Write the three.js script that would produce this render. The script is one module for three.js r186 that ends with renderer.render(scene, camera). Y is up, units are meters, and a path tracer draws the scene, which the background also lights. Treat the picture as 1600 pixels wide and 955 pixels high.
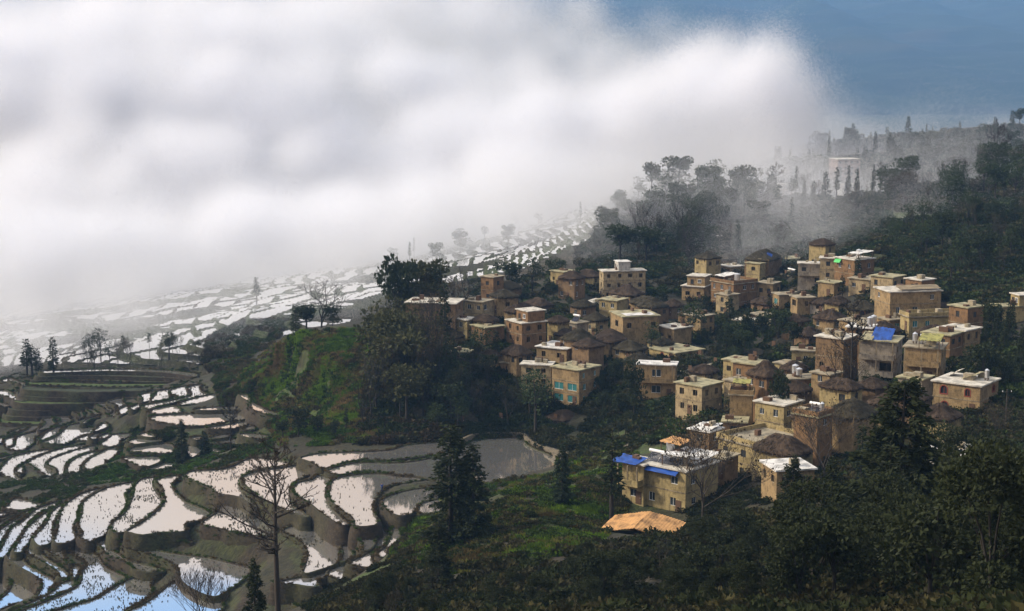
import * as THREE from 'three';
import { mergeGeometries } from 'three/addons/utils/BufferGeometryUtils.js';
import { ImprovedNoise } from 'three/addons/math/ImprovedNoise.js';
import { MarchingCubes } from 'three/addons/objects/MarchingCubes.js';

// ---------------------------------------------------------------- camera, sky, sun, exposure
const scene = new THREE.Scene();
const F = 2462, HORIZON = 100;                        // focal length and horizon row, in pixels of the 1600 x 955 photograph
const PITCH = Math.atan((477.5 - HORIZON) / F);
const camera = new THREE.PerspectiveCamera(2 * Math.atan(477.5 / F) * 180 / Math.PI, 1600 / 955, 0.5, 40000);
camera.position.set(0, 0, 0);
camera.rotation.set(-PITCH, 0, 0);
scene.add(camera);
const renderer = new THREE.WebGLRenderer({ antialias: true });
renderer.toneMapping = THREE.LinearToneMapping;
renderer.toneMappingExposure = 1.16;
renderer.shadowMap.enabled = true;

const SUN = new THREE.Vector3(-0.87, 0.58, -0.05).normalize();
const sun = new THREE.DirectionalLight(new THREE.Color(1.0, 0.87, 0.68), 3.8);
sun.position.copy(SUN).multiplyScalar(900).add(new THREE.Vector3(0, -60, -400));
sun.target.position.set(0, -60, -400);
sun.castShadow = true;
sun.shadow.radius = 14;
Object.assign(sun.shadow.camera, { left: -500, right: 500, top: 500, bottom: -500, near: 10, far: 2500 });
scene.add(sun, sun.target);

const perlin = new ImprovedNoise();
const N3 = (x, y, z) => perlin.noise(x, y, z);
const fbm = (x, y, z, o = 4) => { let s = 0, a = 1, t = 0; for (let i = 0; i < o; i++) { s += a * N3(x, y, z); t += a; a *= 0.5; x = x * 2 + 3.1; y = y * 2 + 1.7; z = z * 2 + 5.3; } return s / t; };
const clamp = THREE.MathUtils.clamp, lerp = THREE.MathUtils.lerp, smooth = THREE.MathUtils.smoothstep;
function rng(seed) { let a = seed >>> 0; return () => { a = (a + 0x6D2B79F5) | 0; let t = Math.imul(a ^ (a >>> 15), 1 | a); t = (t + Math.imul(t ^ (t >>> 7), 61 | t)) ^ t; return ((t ^ (t >>> 14)) >>> 0) / 4294967296; }; }

{ // broken overcast: bright cloud with a few blue openings, warmer towards the sun
  const W = 1024, H = 512, data = new Float32Array(W * H * 4);
  for (let r = 0; r < H; r++) {
    const up = ((r + 0.5) / H - 0.5) * Math.PI, y = Math.sin(up), c = Math.cos(up);
    for (let q = 0; q < W; q++) {
      const az = ((q + 0.5) / W - 0.5) * 2 * Math.PI, x = Math.cos(az) * c, z = Math.sin(az) * c;
      const glow = Math.pow(Math.max(0, x * SUN.x + y * SUN.y + z * SUN.z), 1.6);
      const k = 1 / (Math.max(0, y) + 0.16), n = fbm(x * k * 1.7 + 4.3, y * 2, z * k * 1.7 + 1.2, 5), m = fbm(x * k * 0.9 + 9.1, 7.7, z * k * 0.9, 3);
      const open = smooth(n, -0.22, 0.08) * smooth(y, 0.262, 0.305) * (1 - 0.8 * smooth(y, 0.36, 0.6));
      const warm = clamp(0.75 + 1.8 * m, 0, 1) * (0.8 + 0.2 * glow) * smooth(0.42 - y, 0, 0.2);
      const b = 0.52 + 0.16 * m + 1.15 * glow;
      const o = (r * W + q) * 4;
      data[o] = lerp(b * lerp(1.06, 1.5, warm), 0.30 + 0.25 * glow, open);
      data[o + 1] = lerp(b * lerp(0.99, 0.88, warm), 0.55 + 0.35 * glow, open);
      data[o + 2] = lerp(b * lerp(0.92, 0.42, warm), 0.95 + 0.5 * glow, open);
      data[o + 3] = 1;
    }
  }
  const sky = new THREE.DataTexture(data, W, H, THREE.RGBAFormat, THREE.FloatType);
  sky.mapping = THREE.EquirectangularReflectionMapping;
  sky.magFilter = THREE.LinearFilter; sky.minFilter = THREE.LinearFilter; sky.needsUpdate = true;
  scene.background = sky; scene.environment = sky;
}
scene.fog = new THREE.FogExp2(new THREE.Color(0.25, 0.53, 1.0), 0.000125);   // bluish valley haze

// ---------------------------------------------------------------- places: photograph pixel + distance -> metres
const cp = Math.cos(PITCH), sp = Math.sin(PITCH);
function at(px, py, d) { const x = (px - 800) / F * d, yc = -(py - 477.5) / F * d; return new THREE.Vector3(x, yc * cp - d * sp, -(d * cp + yc * sp)); }
function atLevel(px, py, h) { const v = at(px, py, 1); return v.multiplyScalar(h / v.y); }
function toPixel(x, y, z) { const d = -z * cp - y * sp, yc = y * cp - z * sp; return [800 + x / d * F, 477.5 - yc / d * F, d]; }
const used = {};
function numbered(n) { const k = used[n] = (used[n] ?? -1) + 1; return k ? n + '_' + String(k).padStart(3, '0') : n; }
function mesh(name, g, m, parent) { const o = new THREE.Mesh(g, m); o.name = parent ? name : numbered(name); o.castShadow = o.receiveShadow = true; (parent || scene).add(o); return o; }
function thing(name, label, category, group) { const o = new THREE.Group(); o.name = numbered(name); o.userData = { label, category }; if (group) o.userData.group = group; scene.add(o); return o; }
function structure(name, g, m) { const o = mesh(name, g, m); o.userData.kind = 'structure'; return o; }
function inside(px, py, poly) { let c = false; for (let i = 0, j = poly.length - 1; i < poly.length; j = i++) { const [xi, yi] = poly[i], [xj, yj] = poly[j]; if ((yi > py) !== (yj > py) && px < (xj - xi) * (py - yi) / (yj - yi) + xi) c = !c; } return c; }
const C = (r, g, b) => new THREE.Color().setRGB(r, g, b);

// ---------------------------------------------------------------- textures: grain only
function grain(size, fn) {
  const d = new Uint8Array(size * size * 4);
  for (let y = 0; y < size; y++) for (let x = 0; x < size; x++) { const v = fn(x / size, y / size); for (let c = 0; c < 3; c++) d[(y * size + x) * 4 + c] = clamp(v, 0, 1) * 255; d[(y * size + x) * 4 + 3] = 255; }
  const t = new THREE.DataTexture(d, size, size); t.wrapS = t.wrapT = THREE.RepeatWrapping; t.magFilter = THREE.LinearFilter; t.minFilter = THREE.LinearMipmapLinearFilter; t.needsUpdate = true; return t;
}
const tile = (u, v, s, z) => { // tileable value noise
  const f = (i, j) => { const a = ((i % s) + s) % s, b = ((j % s) + s) % s, q = Math.sin(a * 127.1 + b * 311.7 + z * 74.7) * 43758.5453; return q - Math.floor(q); };
  const x = u * s, y = v * s, i = Math.floor(x), j = Math.floor(y), fx = x - i, fy = y - j, sx = fx * fx * (3 - 2 * fx), sy = fy * fy * (3 - 2 * fy);
  return lerp(lerp(f(i, j), f(i + 1, j), sx), lerp(f(i, j + 1), f(i + 1, j + 1), sx), sy);
};
const tfbm = (u, v, s, z) => 0.5 * tile(u, v, s, z) + 0.25 * tile(u, v, s * 2, z + 1) + 0.15 * tile(u, v, s * 4, z + 2) + 0.1 * tile(u, v, s * 8, z + 3);
const srgb = (t) => { t.colorSpace = THREE.SRGBColorSpace; return t; };
const soilMap = srgb(grain(256, (u, v) => 0.62 + 0.6 * (tfbm(u, v, 8, 1) - 0.35)));
const wallMap = srgb(grain(256, (u, v) => 0.98 - 0.62 * Math.max(0, tfbm(u, v, 6, 4) - 0.45) - 0.6 * Math.max(0, tile(u, v * 0.25, 24, 6) * tfbm(u, v, 3, 9) - 0.30) - 0.14 * tile(u, v, 64, 7)));
const roofMap = srgb(grain(256, (u, v) => 1.0 - 0.95 * Math.max(0, tfbm(u, v, 5, 11) - 0.46) - 0.3 * tile(u, v, 48, 3) * tile(u, v, 9, 5)));
const thatchMap = srgb(grain(256, (u, v) => 0.45 + 0.5 * tile(u * 1, v, 96, 2) * 0.6 + 0.5 * tfbm(u, v, 7, 21)));
const bumpMap = grain(256, (u, v) => tfbm(u, v, 16, 31));

// ---------------------------------------------------------------- rice paddies traced as flat polygons on level ground
const K = { A: [0, 590, 6.367], B: [200, 590, 6.367], C: [0, 730, 7.64], D: [0, 835, 7.96], E: [180, 730, 7.64], S: [180, 835, 7.96], G: [360, 690, 6.154], H: [360, 800, 5.714], R: [350, 600, 2.69], P: [0, 0, 1],
  K2: [900, 160, 3.6725], K3: [1200, 150, 3.5375], K4: [350, 350, 3.183], K5: [700, 380, 3.183], K6: [950, 370, 3.183], K7: [1240, 370, 3.183], K8: [900, 600, 2.69], K9: [1200, 600, 2.69] };
const px = (k, p) => [K[k][0] + p[0] / K[k][2], K[k][1] + p[1] / K[k][2]];
// [view, water level in metres below the lens (0 = read off the terrain), stubble 0..1, outline]
const PADDIES = [
  ...[578, 585, 592, 599, 607, 615, 624, 634, 645, 656].map((y, k, all) => { // dry steps of the green bowl, widest at the top
    const x0 = 66 - 7 * k, x1 = [305, 312, 300, 262, 232, 205, 180, 150, 112, 76][k], y1 = (all[k + 1] ?? 668) - 3.2, arc = (x, yy) => yy - 9 * Math.pow(clamp((70 - x) / 70, 0, 1), 2) * (1 - k * 0.06) + 7 * Math.pow(clamp((x - 240) / 70, 0, 1), 2) + 1.4 * Math.sin(x / 37 + k);
    const xs = [0, 1, 2, 3, 4, 5, 6, 7].map((i) => x0 + (x1 - x0) * i / 7);
    return ['P', -97.2 - 1.05 * k, k === 0 ? 0 : -1, [...xs.map((x) => [x, arc(x, y)]), ...xs.reverse().map((x) => [x, arc(x, y1)])]];
  }),
  ['A', 0, 0, [[0, 130], [60, 135], [130, 165], [240, 205], [245, 235], [160, 225], [80, 195], [0, 175], [-60, 150]]],
  ['A', 0, 0, [[15, 35], [40, 10], [100, 5], [75, 48]]],
  ['A', 0, 0, [[95, 10], [150, 30], [250, 70], [245, 82], [170, 55], [95, 30]]],
  ['A', 0, 0, [[-40, 245], [0, 258], [85, 290], [0, 290], [-40, 285]]],
  ['A', 0, 0, [[80, 560], [150, 525], [260, 493], [270, 505], [180, 540], [90, 562]]],
  ['A', 0, 0, [[-60, 640], [0, 600], [60, 585], [180, 560], [280, 515], [310, 480], [390, 455], [385, 490], [350, 525], [200, 570], [60, 595], [25, 630], [0, 655]]],
  ['A', 0, 0, [[385, 525], [460, 450], [420, 430], [440, 415], [515, 408], [515, 440], [545, 465], [480, 510], [430, 522]]],
  ['A', 0, 0.1, [[550, 390], [690, 348], [675, 380], [690, 420], [720, 435], [640, 465], [520, 500], [600, 450], [605, 420], [560, 400]]],
  ['A', 0, 0, [[730, 345], [800, 322], [810, 360], [830, 395], [790, 415], [800, 380], [775, 355]]],
  ['A', 0, 0, [[865, 305], [945, 255], [920, 290], [940, 340], [985, 375], [930, 380], [925, 365], [880, 330]]],
  ['A', 0, 0, [[960, 258], [1050, 235], [1045, 265], [1065, 310], [1105, 330], [1100, 345], [1060, 325], [1000, 290]]],
  ['A', 0, 0, [[1075, 240], [1215, 210], [1220, 255], [1250, 270], [1180, 310], [1150, 312], [1180, 285], [1110, 262]]],
  ['A', 0, 0, [[1240, 195], [1370, 165], [1385, 212], [1245, 205]]],
  ['A', 0, 0.1, [[1395, 170], [1490, 155], [1490, 185], [1510, 210], [1490, 230], [1400, 250], [1430, 215]]],
  ['A', 0, 0, [[1180, 330], [1200, 305], [1280, 280], [1340, 275], [1280, 310], [1270, 345], [1220, 368], [1185, 350]]],
  ['A', 0, 0, [[1290, 305], [1330, 280], [1480, 245], [1500, 260], [1420, 290], [1330, 325]]],
  ['A', 0, 0, [[45, 640], [60, 610], [155, 590], [125, 620], [130, 660], [120, 680], [70, 695], [50, 665]]],
  ['A', 0, 0.1, [[70, 710], [135, 680], [160, 650], [160, 610], [200, 580], [430, 530], [400, 570], [340, 595], [330, 620], [335, 650], [270, 700], [215, 730]]],
  ['A', 0, 0.1, [[395, 620], [420, 590], [480, 535], [560, 505], [640, 490], [585, 530], [575, 560], [480, 605], [405, 630]]],
  ['A', 0, 0.2, [[410, 645], [500, 620], [600, 560], [700, 475], [840, 460], [870, 500], [950, 515], [900, 555], [760, 600], [640, 665], [470, 658]]],
  ['A', 0, 0, [[755, 620], [900, 570], [870, 600], [862, 635]]],
  ['A', 0, 0, [[890, 610], [950, 560], [1070, 510], [1070, 545], [990, 570], [945, 618]]],
  ['A', 0, 0, [[980, 605], [1000, 580], [1070, 555], [1085, 590], [1030, 612]]],
  ['A', 0, 0, [[940, 540], [1030, 455], [1075, 485], [1000, 520]]],
  ['A', 0, 0, [[815, 460], [880, 410], [960, 390], [980, 400], [880, 432], [850, 455]]],
  ['A', 0, 0, [[1070, 372], [1135, 355], [1165, 405], [1120, 385]]],
  ['A', 0, 0, [[1005, 675], [1060, 615], [1125, 570], [1305, 562], [1270, 600], [1190, 625], [1175, 670], [1090, 692]]],
  ['A', 0, 0, [[840, 890], [870, 830], [960, 770], [1100, 705], [1150, 705], [1185, 745], [1130, 790], [1080, 830], [1040, 835], [1050, 890], [1000, 935], [900, 928]]],
  ['A', 0, 0.15, [[675, 910], [720, 830], [860, 760], [960, 740], [985, 750], [880, 800], [820, 860], [790, 900], [770, 990], [700, 975]]],
  ['A', 0, 0.1, [[480, 870], [510, 815], [640, 760], [840, 700], [965, 680], [920, 730], [780, 775], [680, 830], [640, 880], [610, 990], [540, 1010], [580, 960], [560, 910]]],
  ['A', 0, 0.4, [[285, 850], [330, 810], [500, 740], [640, 700], [940, 660], [850, 705], [600, 765], [490, 830], [440, 890], [540, 940], [560, 960], [490, 985], [430, 955], [360, 900]]],
  ['A', 0, 0.1, [[-60, 1000], [0, 920], [60, 850], [130, 790], [380, 730], [600, 710], [540, 735], [380, 780], [200, 860], [150, 900], [135, 955], [230, 1040], [370, 1080], [200, 1035], [70, 990], [0, 960]]],
  ['A', 0, 0, [[165, 920], [215, 880], [220, 940], [222, 965], [195, 955]]],
  ['A', 0, 0, [[-50, 805], [0, 800], [230, 745], [250, 760], [100, 795], [0, 820], [-50, 835]]],
  ['A', 0, 0, [[-50, 770], [0, 770], [40, 762], [50, 775], [0, 788], [-50, 795]]],
  ['B', 0, 0.4, [[240, 240], [290, 150], [280, 140], [420, 118], [400, 165], [410, 205], [350, 222]]],
  ['B', 0, 0.5, [[415, 150], [450, 110], [590, 88], [575, 120], [605, 185], [510, 205], [500, 190], [430, 165]]],
  ['B', 0, 0.5, [[600, 95], [715, 70], [705, 105], [740, 150], [800, 175], [640, 205], [480, 245], [300, 290], [210, 320], [150, 285], [300, 250], [500, 215], [640, 170], [620, 140]]],
  ['B', -91.6, 0, [[500, 265], [620, 220], [780, 180], [905, 168], [985, 238], [860, 245], [640, 270], [545, 280]]],
  ['B', -92.8, 0, [[210, 345], [280, 310], [440, 288], [520, 355], [380, 362], [235, 362]]],
  ['B', -93, 0, [[215, 395], [300, 380], [700, 362], [1000, 350], [1150, 345], [1165, 415], [1000, 440], [760, 480], [650, 485], [440, 470], [290, 440]]],
  ['B', -92.4, 0, [[670, 325], [700, 310], [990, 295], [1150, 305], [1150, 325], [985, 325], [760, 330]]],
  ['B', -92.8, 0.1, [[785, 505], [960, 475], [1180, 442], [1195, 465], [1040, 512], [900, 516]]],
  ['B', -91.8, 0, [[1130, 515], [1220, 490], [1265, 510], [1250, 525]]],
  ['B', -88.6, 0, [[1110, 175], [1180, 180], [1215, 240], [1320, 300], [1400, 340], [1528, 370], [1528, 385], [1380, 370], [1230, 310], [1225, 260]]],
  ['B', -95, 0, [[105, 580], [170, 550], [260, 595]]],
  ['B', -95.6, 0, [[0, 650], [50, 615], [180, 605], [330, 635], [200, 650], [70, 668]]],
  ['B', -96.2, 0, [[10, 740], [60, 695], [160, 668], [410, 665], [420, 755], [220, 752], [100, 745]]],
  ['B', -96.8, 0.1, [[-50, 800], [130, 795], [290, 785], [330, 830], [200, 885], [130, 890], [40, 850]]],
  ['B', -97.2, 0, [[195, 905], [240, 870], [440, 850], [450, 900], [380, 932], [240, 928]]],
  ['B', -95.8, 0, [[560, 670], [700, 695], [715, 780], [620, 798], [580, 720]]],
  ['B', -94.2, 0, [[630, 600], [700, 590], [730, 605], [690, 625]]],
  ['B', -94.0, 0, [[815, 610], [900, 578], [1000, 568], [1000, 590], [880, 612]]],
  ['B', -94.6, 0, [[830, 640], [930, 610], [1010, 612], [1180, 640], [1300, 680], [1040, 665], [860, 655]]],
  ['B', -93.2, 0, [[1110, 565], [1200, 562], [1390, 590], [1360, 615], [1200, 600]]],
  ['B', -92.4, 0, [[1320, 640], [1528, 620], [1528, 690], [1400, 670]]],
  ['B', -95.2, 0, [[830, 715], [890, 715], [940, 735], [880, 755]]],
  ['C', -99, 0, [[50, 490], [110, 450], [165, 380], [300, 400], [490, 462], [390, 500], [260, 515]]],
  ['C', -98, 0, [[-80, 560], [0, 550], [290, 530], [120, 555], [40, 585], [-80, 600]]],
  ['C', -97.4, 0, [[-80, 740], [0, 660], [80, 625], [200, 570], [410, 505], [330, 555], [150, 615], [0, 695], [-80, 760]]],
  ['C', -96.6, 0.8, [[-60, 830], [0, 755], [110, 680], [260, 590], [330, 555], [240, 640], [140, 700], [90, 760], [50, 830], [0, 890], [-60, 960]]],
  ['P', -95.8, 0.2, [[-6, 868], [4, 855], [13, 835], [18, 825.5], [34, 815], [63, 793], [93.6, 784], [84, 791.5], [61.5, 801], [44.5, 815], [36.6, 829.5], [25, 844], [17, 856], [11, 865], [1, 874], [-6, 879]]],
  ['P', -94.6, 0.8, [[22.6, 863], [25, 855], [34, 841], [43, 825.5], [59, 810], [78.5, 798], [74.6, 804.6], [65.4, 819], [50, 837], [43, 851], [36, 857], [30, 864]]],
  ['C', -93.5, 0.3, [[405, 860], [470, 770], [560, 670], [640, 520], [770, 435], [720, 530], [640, 640], [610, 750], [600, 905], [490, 945]]],
  ['C', -92.5, 0.2, [[665, 905], [690, 760], [720, 600], [760, 480], [860, 390], [1000, 310], [1240, 245], [1120, 320], [1000, 400], [940, 480], [905, 540], [910, 620], [860, 750], [885, 855], [760, 915]]],
  ['P', -91.5, 0.15, [[123.7, 840], [131, 834], [124, 821.6], [124, 814], [129, 803], [131, 785], [136, 780], [167.5, 762.7], [200, 755], [210.8, 753.6], [206.8, 761], [193, 773], [197, 781], [189, 802], [180, 812], [175, 815], [170, 824], [162, 837], [148, 842.6], [140, 847], [135, 845]]],
  ['E', -90.6, 0.9, [[265, 190], [350, 135], [530, 128], [450, 180], [440, 220], [510, 320], [550, 420], [545, 470], [400, 590], [230, 690], [120, 775], [30, 790], [-35, 700], [0, 640], [110, 560], [190, 430], [230, 300], [235, 240]]],
  ['E', -89.6, 0, [[140, 775], [280, 690], [400, 610], [540, 490], [605, 400], [590, 340], [570, 240], [490, 170], [560, 130], [750, 105], [665, 215], [760, 360], [850, 430], [1000, 490], [1125, 560], [1090, 610], [960, 650], [825, 690], [815, 770], [560, 780], [330, 815], [200, 790]]],
  ['E', -90.3, 0.5, [[480, 825], [810, 815], [830, 880], [920, 910], [700, 880], [570, 865]]],
  ['P', -85.6, 0.5, [[291, 745], [298, 737], [343, 734], [362, 730], [395, 716], [440, 720], [455, 725], [430, 731], [392, 738], [378, 746], [373, 757], [376, 766], [389, 781], [399, 794], [376, 778], [363, 775], [343, 772], [330, 763], [311, 755]]],
  ['G', -84.6, 0.3, [[130, 340], [250, 290], [430, 265], [640, 235], [820, 240], [840, 280], [700, 345], [600, 395], [570, 440], [560, 530], [600, 620], [690, 690], [740, 735], [640, 700], [480, 640], [320, 560], [200, 470], [130, 390]]],
  ['G', -82.6, 0.1, [[610, 430], [680, 390], [790, 370], [850, 330], [960, 370], [920, 430], [910, 530], [970, 640], [1060, 740], [1125, 800], [1090, 810], [900, 700], [760, 590], [640, 520], [620, 480]]],
  ['R', -81.5, 0.1, [[450, 440], [470, 400], [560, 383], [640, 380], [740, 392], [860, 400], [690, 430], [660, 450], [620, 520], [635, 595], [560, 600], [548, 570], [470, 510], [445, 470]]],
  ['P', -81, 0, [[510, 737], [536, 728], [558, 724], [627, 724], [680, 715], [729, 696], [747, 687], [779, 685], [814, 686], [823, 696], [849, 708], [867, 714], [867, 725], [852, 743], [832, 749], [811, 752], [753, 758], [700, 757], [670, 748], [625, 742], [565, 737], [530, 742]]],
  ['P', -80.6, 0, [[470, 716], [500, 709], [558, 707], [610, 704], [633, 697], [690, 691], [720, 690], [727, 694], [680, 711], [610, 719], [551, 720], [505, 733], [490, 724]]],
  ['R', -81.4, 0.1, [[670, 490], [690, 475], [800, 445], [920, 437], [910, 480], [830, 500], [780, 550], [735, 555], [690, 530]]],
  ['R', -81.0, 0, [[820, 520], [850, 495], [915, 487], [905, 540], [825, 545]]],
  ['H', -86.5, 0.6, [[470, 170], [620, 115], [740, 130], [800, 190], [900, 260], [960, 320], [960, 440], [900, 485], [760, 530], [670, 555], [690, 430], [700, 370], [670, 310], [590, 240]]],
  ['P', -86.6, 0.9, [[345, 781], [366, 782], [380, 787.6], [391, 800], [426.5, 818], [421, 837], [407, 837.6], [377.5, 834], [368.5, 833], [347.5, 827], [316, 819], [337, 803], [346, 790]]],
  ['H', -86.3, 0.2, [[1000, 260], [1040, 290], [1085, 380], [1070, 420], [1000, 450], [1005, 380]]],
  ['H', -84.4, 0.1, [[1160, 205], [1270, 210], [1280, 270], [1250, 330], [1190, 350], [1190, 300], [1160, 260]]],
  ['H', -84.4, 0.05, [[1310, 125], [1400, 205], [1390, 280], [1280, 350], [1255, 430], [1285, 500], [1060, 465], [1200, 390], [1290, 300], [1320, 210]]],
  ['H', -83.4, 0.05, [[1375, 50], [1480, 100], [1515, 150], [1490, 270], [1400, 330], [1375, 415], [1310, 390], [1400, 300], [1450, 180], [1450, 120]]],
  ['H', -87.1, 0.2, [[470, 620], [640, 585], [850, 540], [860, 580], [770, 620], [770, 675], [600, 655], [470, 645], [390, 640]]],
  ['H', -86.9, 0.2, [[885, 530], [1035, 465], [1020, 540], [1040, 600], [980, 605], [885, 580]]],
  ['H', -90, 0, [[580, 790], [700, 800], [760, 830], [640, 850], [580, 830]]],
  ['S', -91.4, 0.15, [[0, 30], [70, 35], [250, 115], [420, 180], [600, 225], [900, 270], [1150, 300], [1400, 360], [1592, 410], [1660, 430], [1655, 500], [1592, 560], [1400, 700], [1230, 780], [1000, 700], [850, 600], [810, 520], [800, 440], [720, 370], [600, 310], [460, 265], [300, 220], [140, 180], [100, 110]]],
  ['S', -92.6, 0.2, [[540, 745], [760, 590], [900, 680], [1150, 790], [1300, 830], [1250, 990], [150, 990], [380, 860]]],
  ['P', -94.4, 0.8, [[70, 962], [88, 955], [123, 944], [142, 939], [163, 928], [180, 917], [216, 902], [235, 903], [233, 915], [235, 927], [226, 937], [203, 948], [180, 962]]],
  ['D', -93.8, 1, [[300, 945], [560, 845], [700, 780], [880, 705], [970, 640], [1025, 560], [1025, 460], [1085, 400], [1060, 340], [900, 230], [800, 130], [930, 75], [940, 170], [1040, 240], [1140, 250], [1220, 300], [1300, 410], [1400, 470], [1560, 560], [1400, 660], [1280, 740], [1120, 820], [960, 860], [700, 940], [560, 990], [200, 1000]]],
  ['P', -93, 0.6, [[149.5, 845], [162.7, 842.5], [163.3, 851], [176, 862.6], [188.8, 870], [193, 875], [236, 886.5], [255, 894], [221, 893], [199, 880], [180, 872], [168, 867], [162, 857]]],
  ['D', -95.0, 0.1, [[320, 180], [390, 160], [490, 210], [530, 280], [700, 390], [800, 470], [840, 540], [760, 540], [740, 480], [600, 380], [400, 270]]],
  ['D', -94.2, 0.1, [[550, 150], [590, 145], [740, 205], [800, 310], [870, 350], [890, 380], [750, 290], [630, 230]]],
  ['D', -94.5, 0.1, [[915, 400], [1000, 450], [960, 490], [925, 545], [910, 500]]],
  ['D', -97.2, 0.1, [[95, 270], [150, 270], [240, 280], [300, 360], [500, 490], [670, 590], [600, 680], [580, 750], [480, 780], [540, 640], [520, 580], [430, 510], [200, 380]]],
  ['D', -99.2, 0.2, [[-60, 310], [0, 340], [40, 360], [60, 410], [250, 560], [460, 690], [420, 780], [280, 850], [150, 870], [0, 950], [-60, 940], [0, 820], [110, 720], [155, 600], [130, 540], [0, 410], [-60, 360]]],
  ['D', -101, 0.1, [[-60, 520], [0, 570], [95, 650], [60, 740], [0, 790], [-60, 830]]],
  ['D', -95.6, 0.1, [[270, 900], [600, 750], [800, 600], [900, 580], [920, 640], [900, 680], [700, 750], [450, 860], [250, 950], [100, 990], [150, 950]]],
];

// ---------------------------------------------------------------- the lie of the land: a thin-plate surface through surveyed points
const SURVEY = [ // photograph pixel and distance along the lens axis
  [800, 1080, 40], [1550, 1010, 45], [100, 1150, 60], [1900, 1000, 50], [-300, 1200, 80],
  [1300, 985, 90], [1560, 930, 85], [1000, 985, 105], [760, 985, 125], [520, 990, 150], [300, 1010, 205], [80, 1010, 258], [-120, 1010, 268],
  [1150, 930, 150], [900, 915, 168], [680, 935, 180], [1300, 860, 165], [1480, 800, 170], [1620, 760, 170], [1800, 800, 140],
  [620, 905, 208], [720, 870, 208], [850, 850, 205], [950, 850, 206], [820, 800, 232], [700, 800, 255], [660, 850, 235], [900, 770, 250], [780, 775, 262], [640, 800, 278], [930, 720, 295], [880, 745, 285],
  [1040, 830, 236], [1130, 790, 236], [1240, 790, 222], [1330, 760, 225], [1440, 735, 230], [1560, 720, 225], [1700, 700, 220],
  [1180, 700, 285], [1080, 690, 290], [1010, 670, 318], [960, 690, 320], [1050, 640, 332], [900, 690, 335], [820, 680, 349], [740, 680, 348], [600, 694, 345],
  [1290, 690, 270], [1400, 690, 262], [1520, 660, 262], [1640, 640, 262], [1380, 620, 285], [1480, 600, 290], [1580, 560, 300],
  [880, 645, 356], [960, 600, 360], [1060, 590, 356], [1160, 600, 345], [1250, 580, 340], [780, 580, 370], [700, 560, 372], [640, 640, 366], [660, 580, 376], [620, 660, 356],
  [900, 540, 392], [1000, 545, 392], [1100, 540, 392], [1200, 520, 400], [1300, 510, 385], [1390, 520, 350], [1500, 500, 345], [1600, 500, 335],
  [750, 520, 400], [700, 500, 410], [850, 485, 425], [980, 490, 430], [1130, 500, 425], [1210, 470, 440], [1320, 465, 405], [1430, 450, 390],
  [960, 470, 455], [1100, 430, 480], [1220, 415, 480], [1340, 400, 440], [1450, 400, 430], [1550, 400, 410], [1650, 400, 400],
  [860, 440, 480], [780, 460, 480], [900, 400, 540], [1000, 400, 540], [1100, 390, 530], [1200, 370, 545], [1300, 360, 540], [1400, 345, 500], [1500, 345, 475], [1600, 340, 460], [1500, 310, 520], [1400, 300, 545], [1590, 280, 540], [1460, 290, 560], [1720, 280, 540],
  [1060, 300, 620], [980, 320, 625], [1150, 300, 640], [940, 350, 640], [1040, 350, 570], [1250, 330, 640], [1240, 290, 760], [1330, 330, 720], [1330, 290, 780], [1420, 260, 800], [1550, 235, 850], [1480, 215, 1000], [1600, 205, 1000], [1300, 250, 950], [1750, 230, 900],
  [900, 365, 700], [830, 385, 690], [750, 405, 680], [650, 432, 660], [560, 430, 700], [500, 440, 700], [400, 450, 700], [300, 465, 690], [100, 505, 650], [0, 540, 600], [-150, 560, 600], [-60, 620, 520],
  [700, 470, 560], [600, 470, 580], [480, 495, 560], [380, 500, 570], [280, 520, 560], [200, 540, 545], [100, 555, 530],
  [850, 330, 900], [600, 380, 950], [300, 420, 950], [0, 460, 950], [-300, 480, 900], [1000, 270, 950],
  [150, 575, 505], [250, 575, 490], [60, 590, 500], [150, 600, 490], [150, 625, 482], [100, 650, 474], [220, 612, 470], [20, 640, 478], [0, 670, 470],
  [300, 570, 470], [330, 600, 440], [380, 625, 410], [330, 650, 420], [50, 690, 445], [150, 670, 445], [200, 690, 425], [250, 640, 440], [300, 700, 395], [240, 680, 412], [360, 700, 380], [420, 690, 368], [300, 725, 385], [420, 655, 390], [260, 715, 395], [120, 720, 410], [180, 720, 400], [30, 730, 412], [60, 755, 395], [180, 745, 380],
  [480, 520, 432], [540, 512, 432], [420, 540, 428], [380, 560, 430], [500, 580, 402], [450, 620, 390], [400, 595, 405], [560, 600, 392], [600, 560, 402], [600, 530, 420], [520, 650, 372], [460, 680, 362], [560, 690, 350], [640, 500, 440],
];
const points = SURVEY.map(([a, b, d]) => at(a, b, d)).map((v) => [v.x, v.z, v.y]);
function centre(poly) { let a = 0, x = 0, y = 0; for (let i = 0, j = poly.length - 1; i < poly.length; j = i++) { const k = poly[j][0] * poly[i][1] - poly[i][0] * poly[j][1]; a += k; x += (poly[j][0] + poly[i][0]) * k; y += (poly[j][1] + poly[i][1]) * k; } return [x / (3 * a), y / (3 * a)]; }
const S = 100;
const kern = (r2) => (r2 < 1e-12 ? 0 : r2 * Math.log(r2) * 0.5);
let weights, nPts, PX, PZ;
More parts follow.
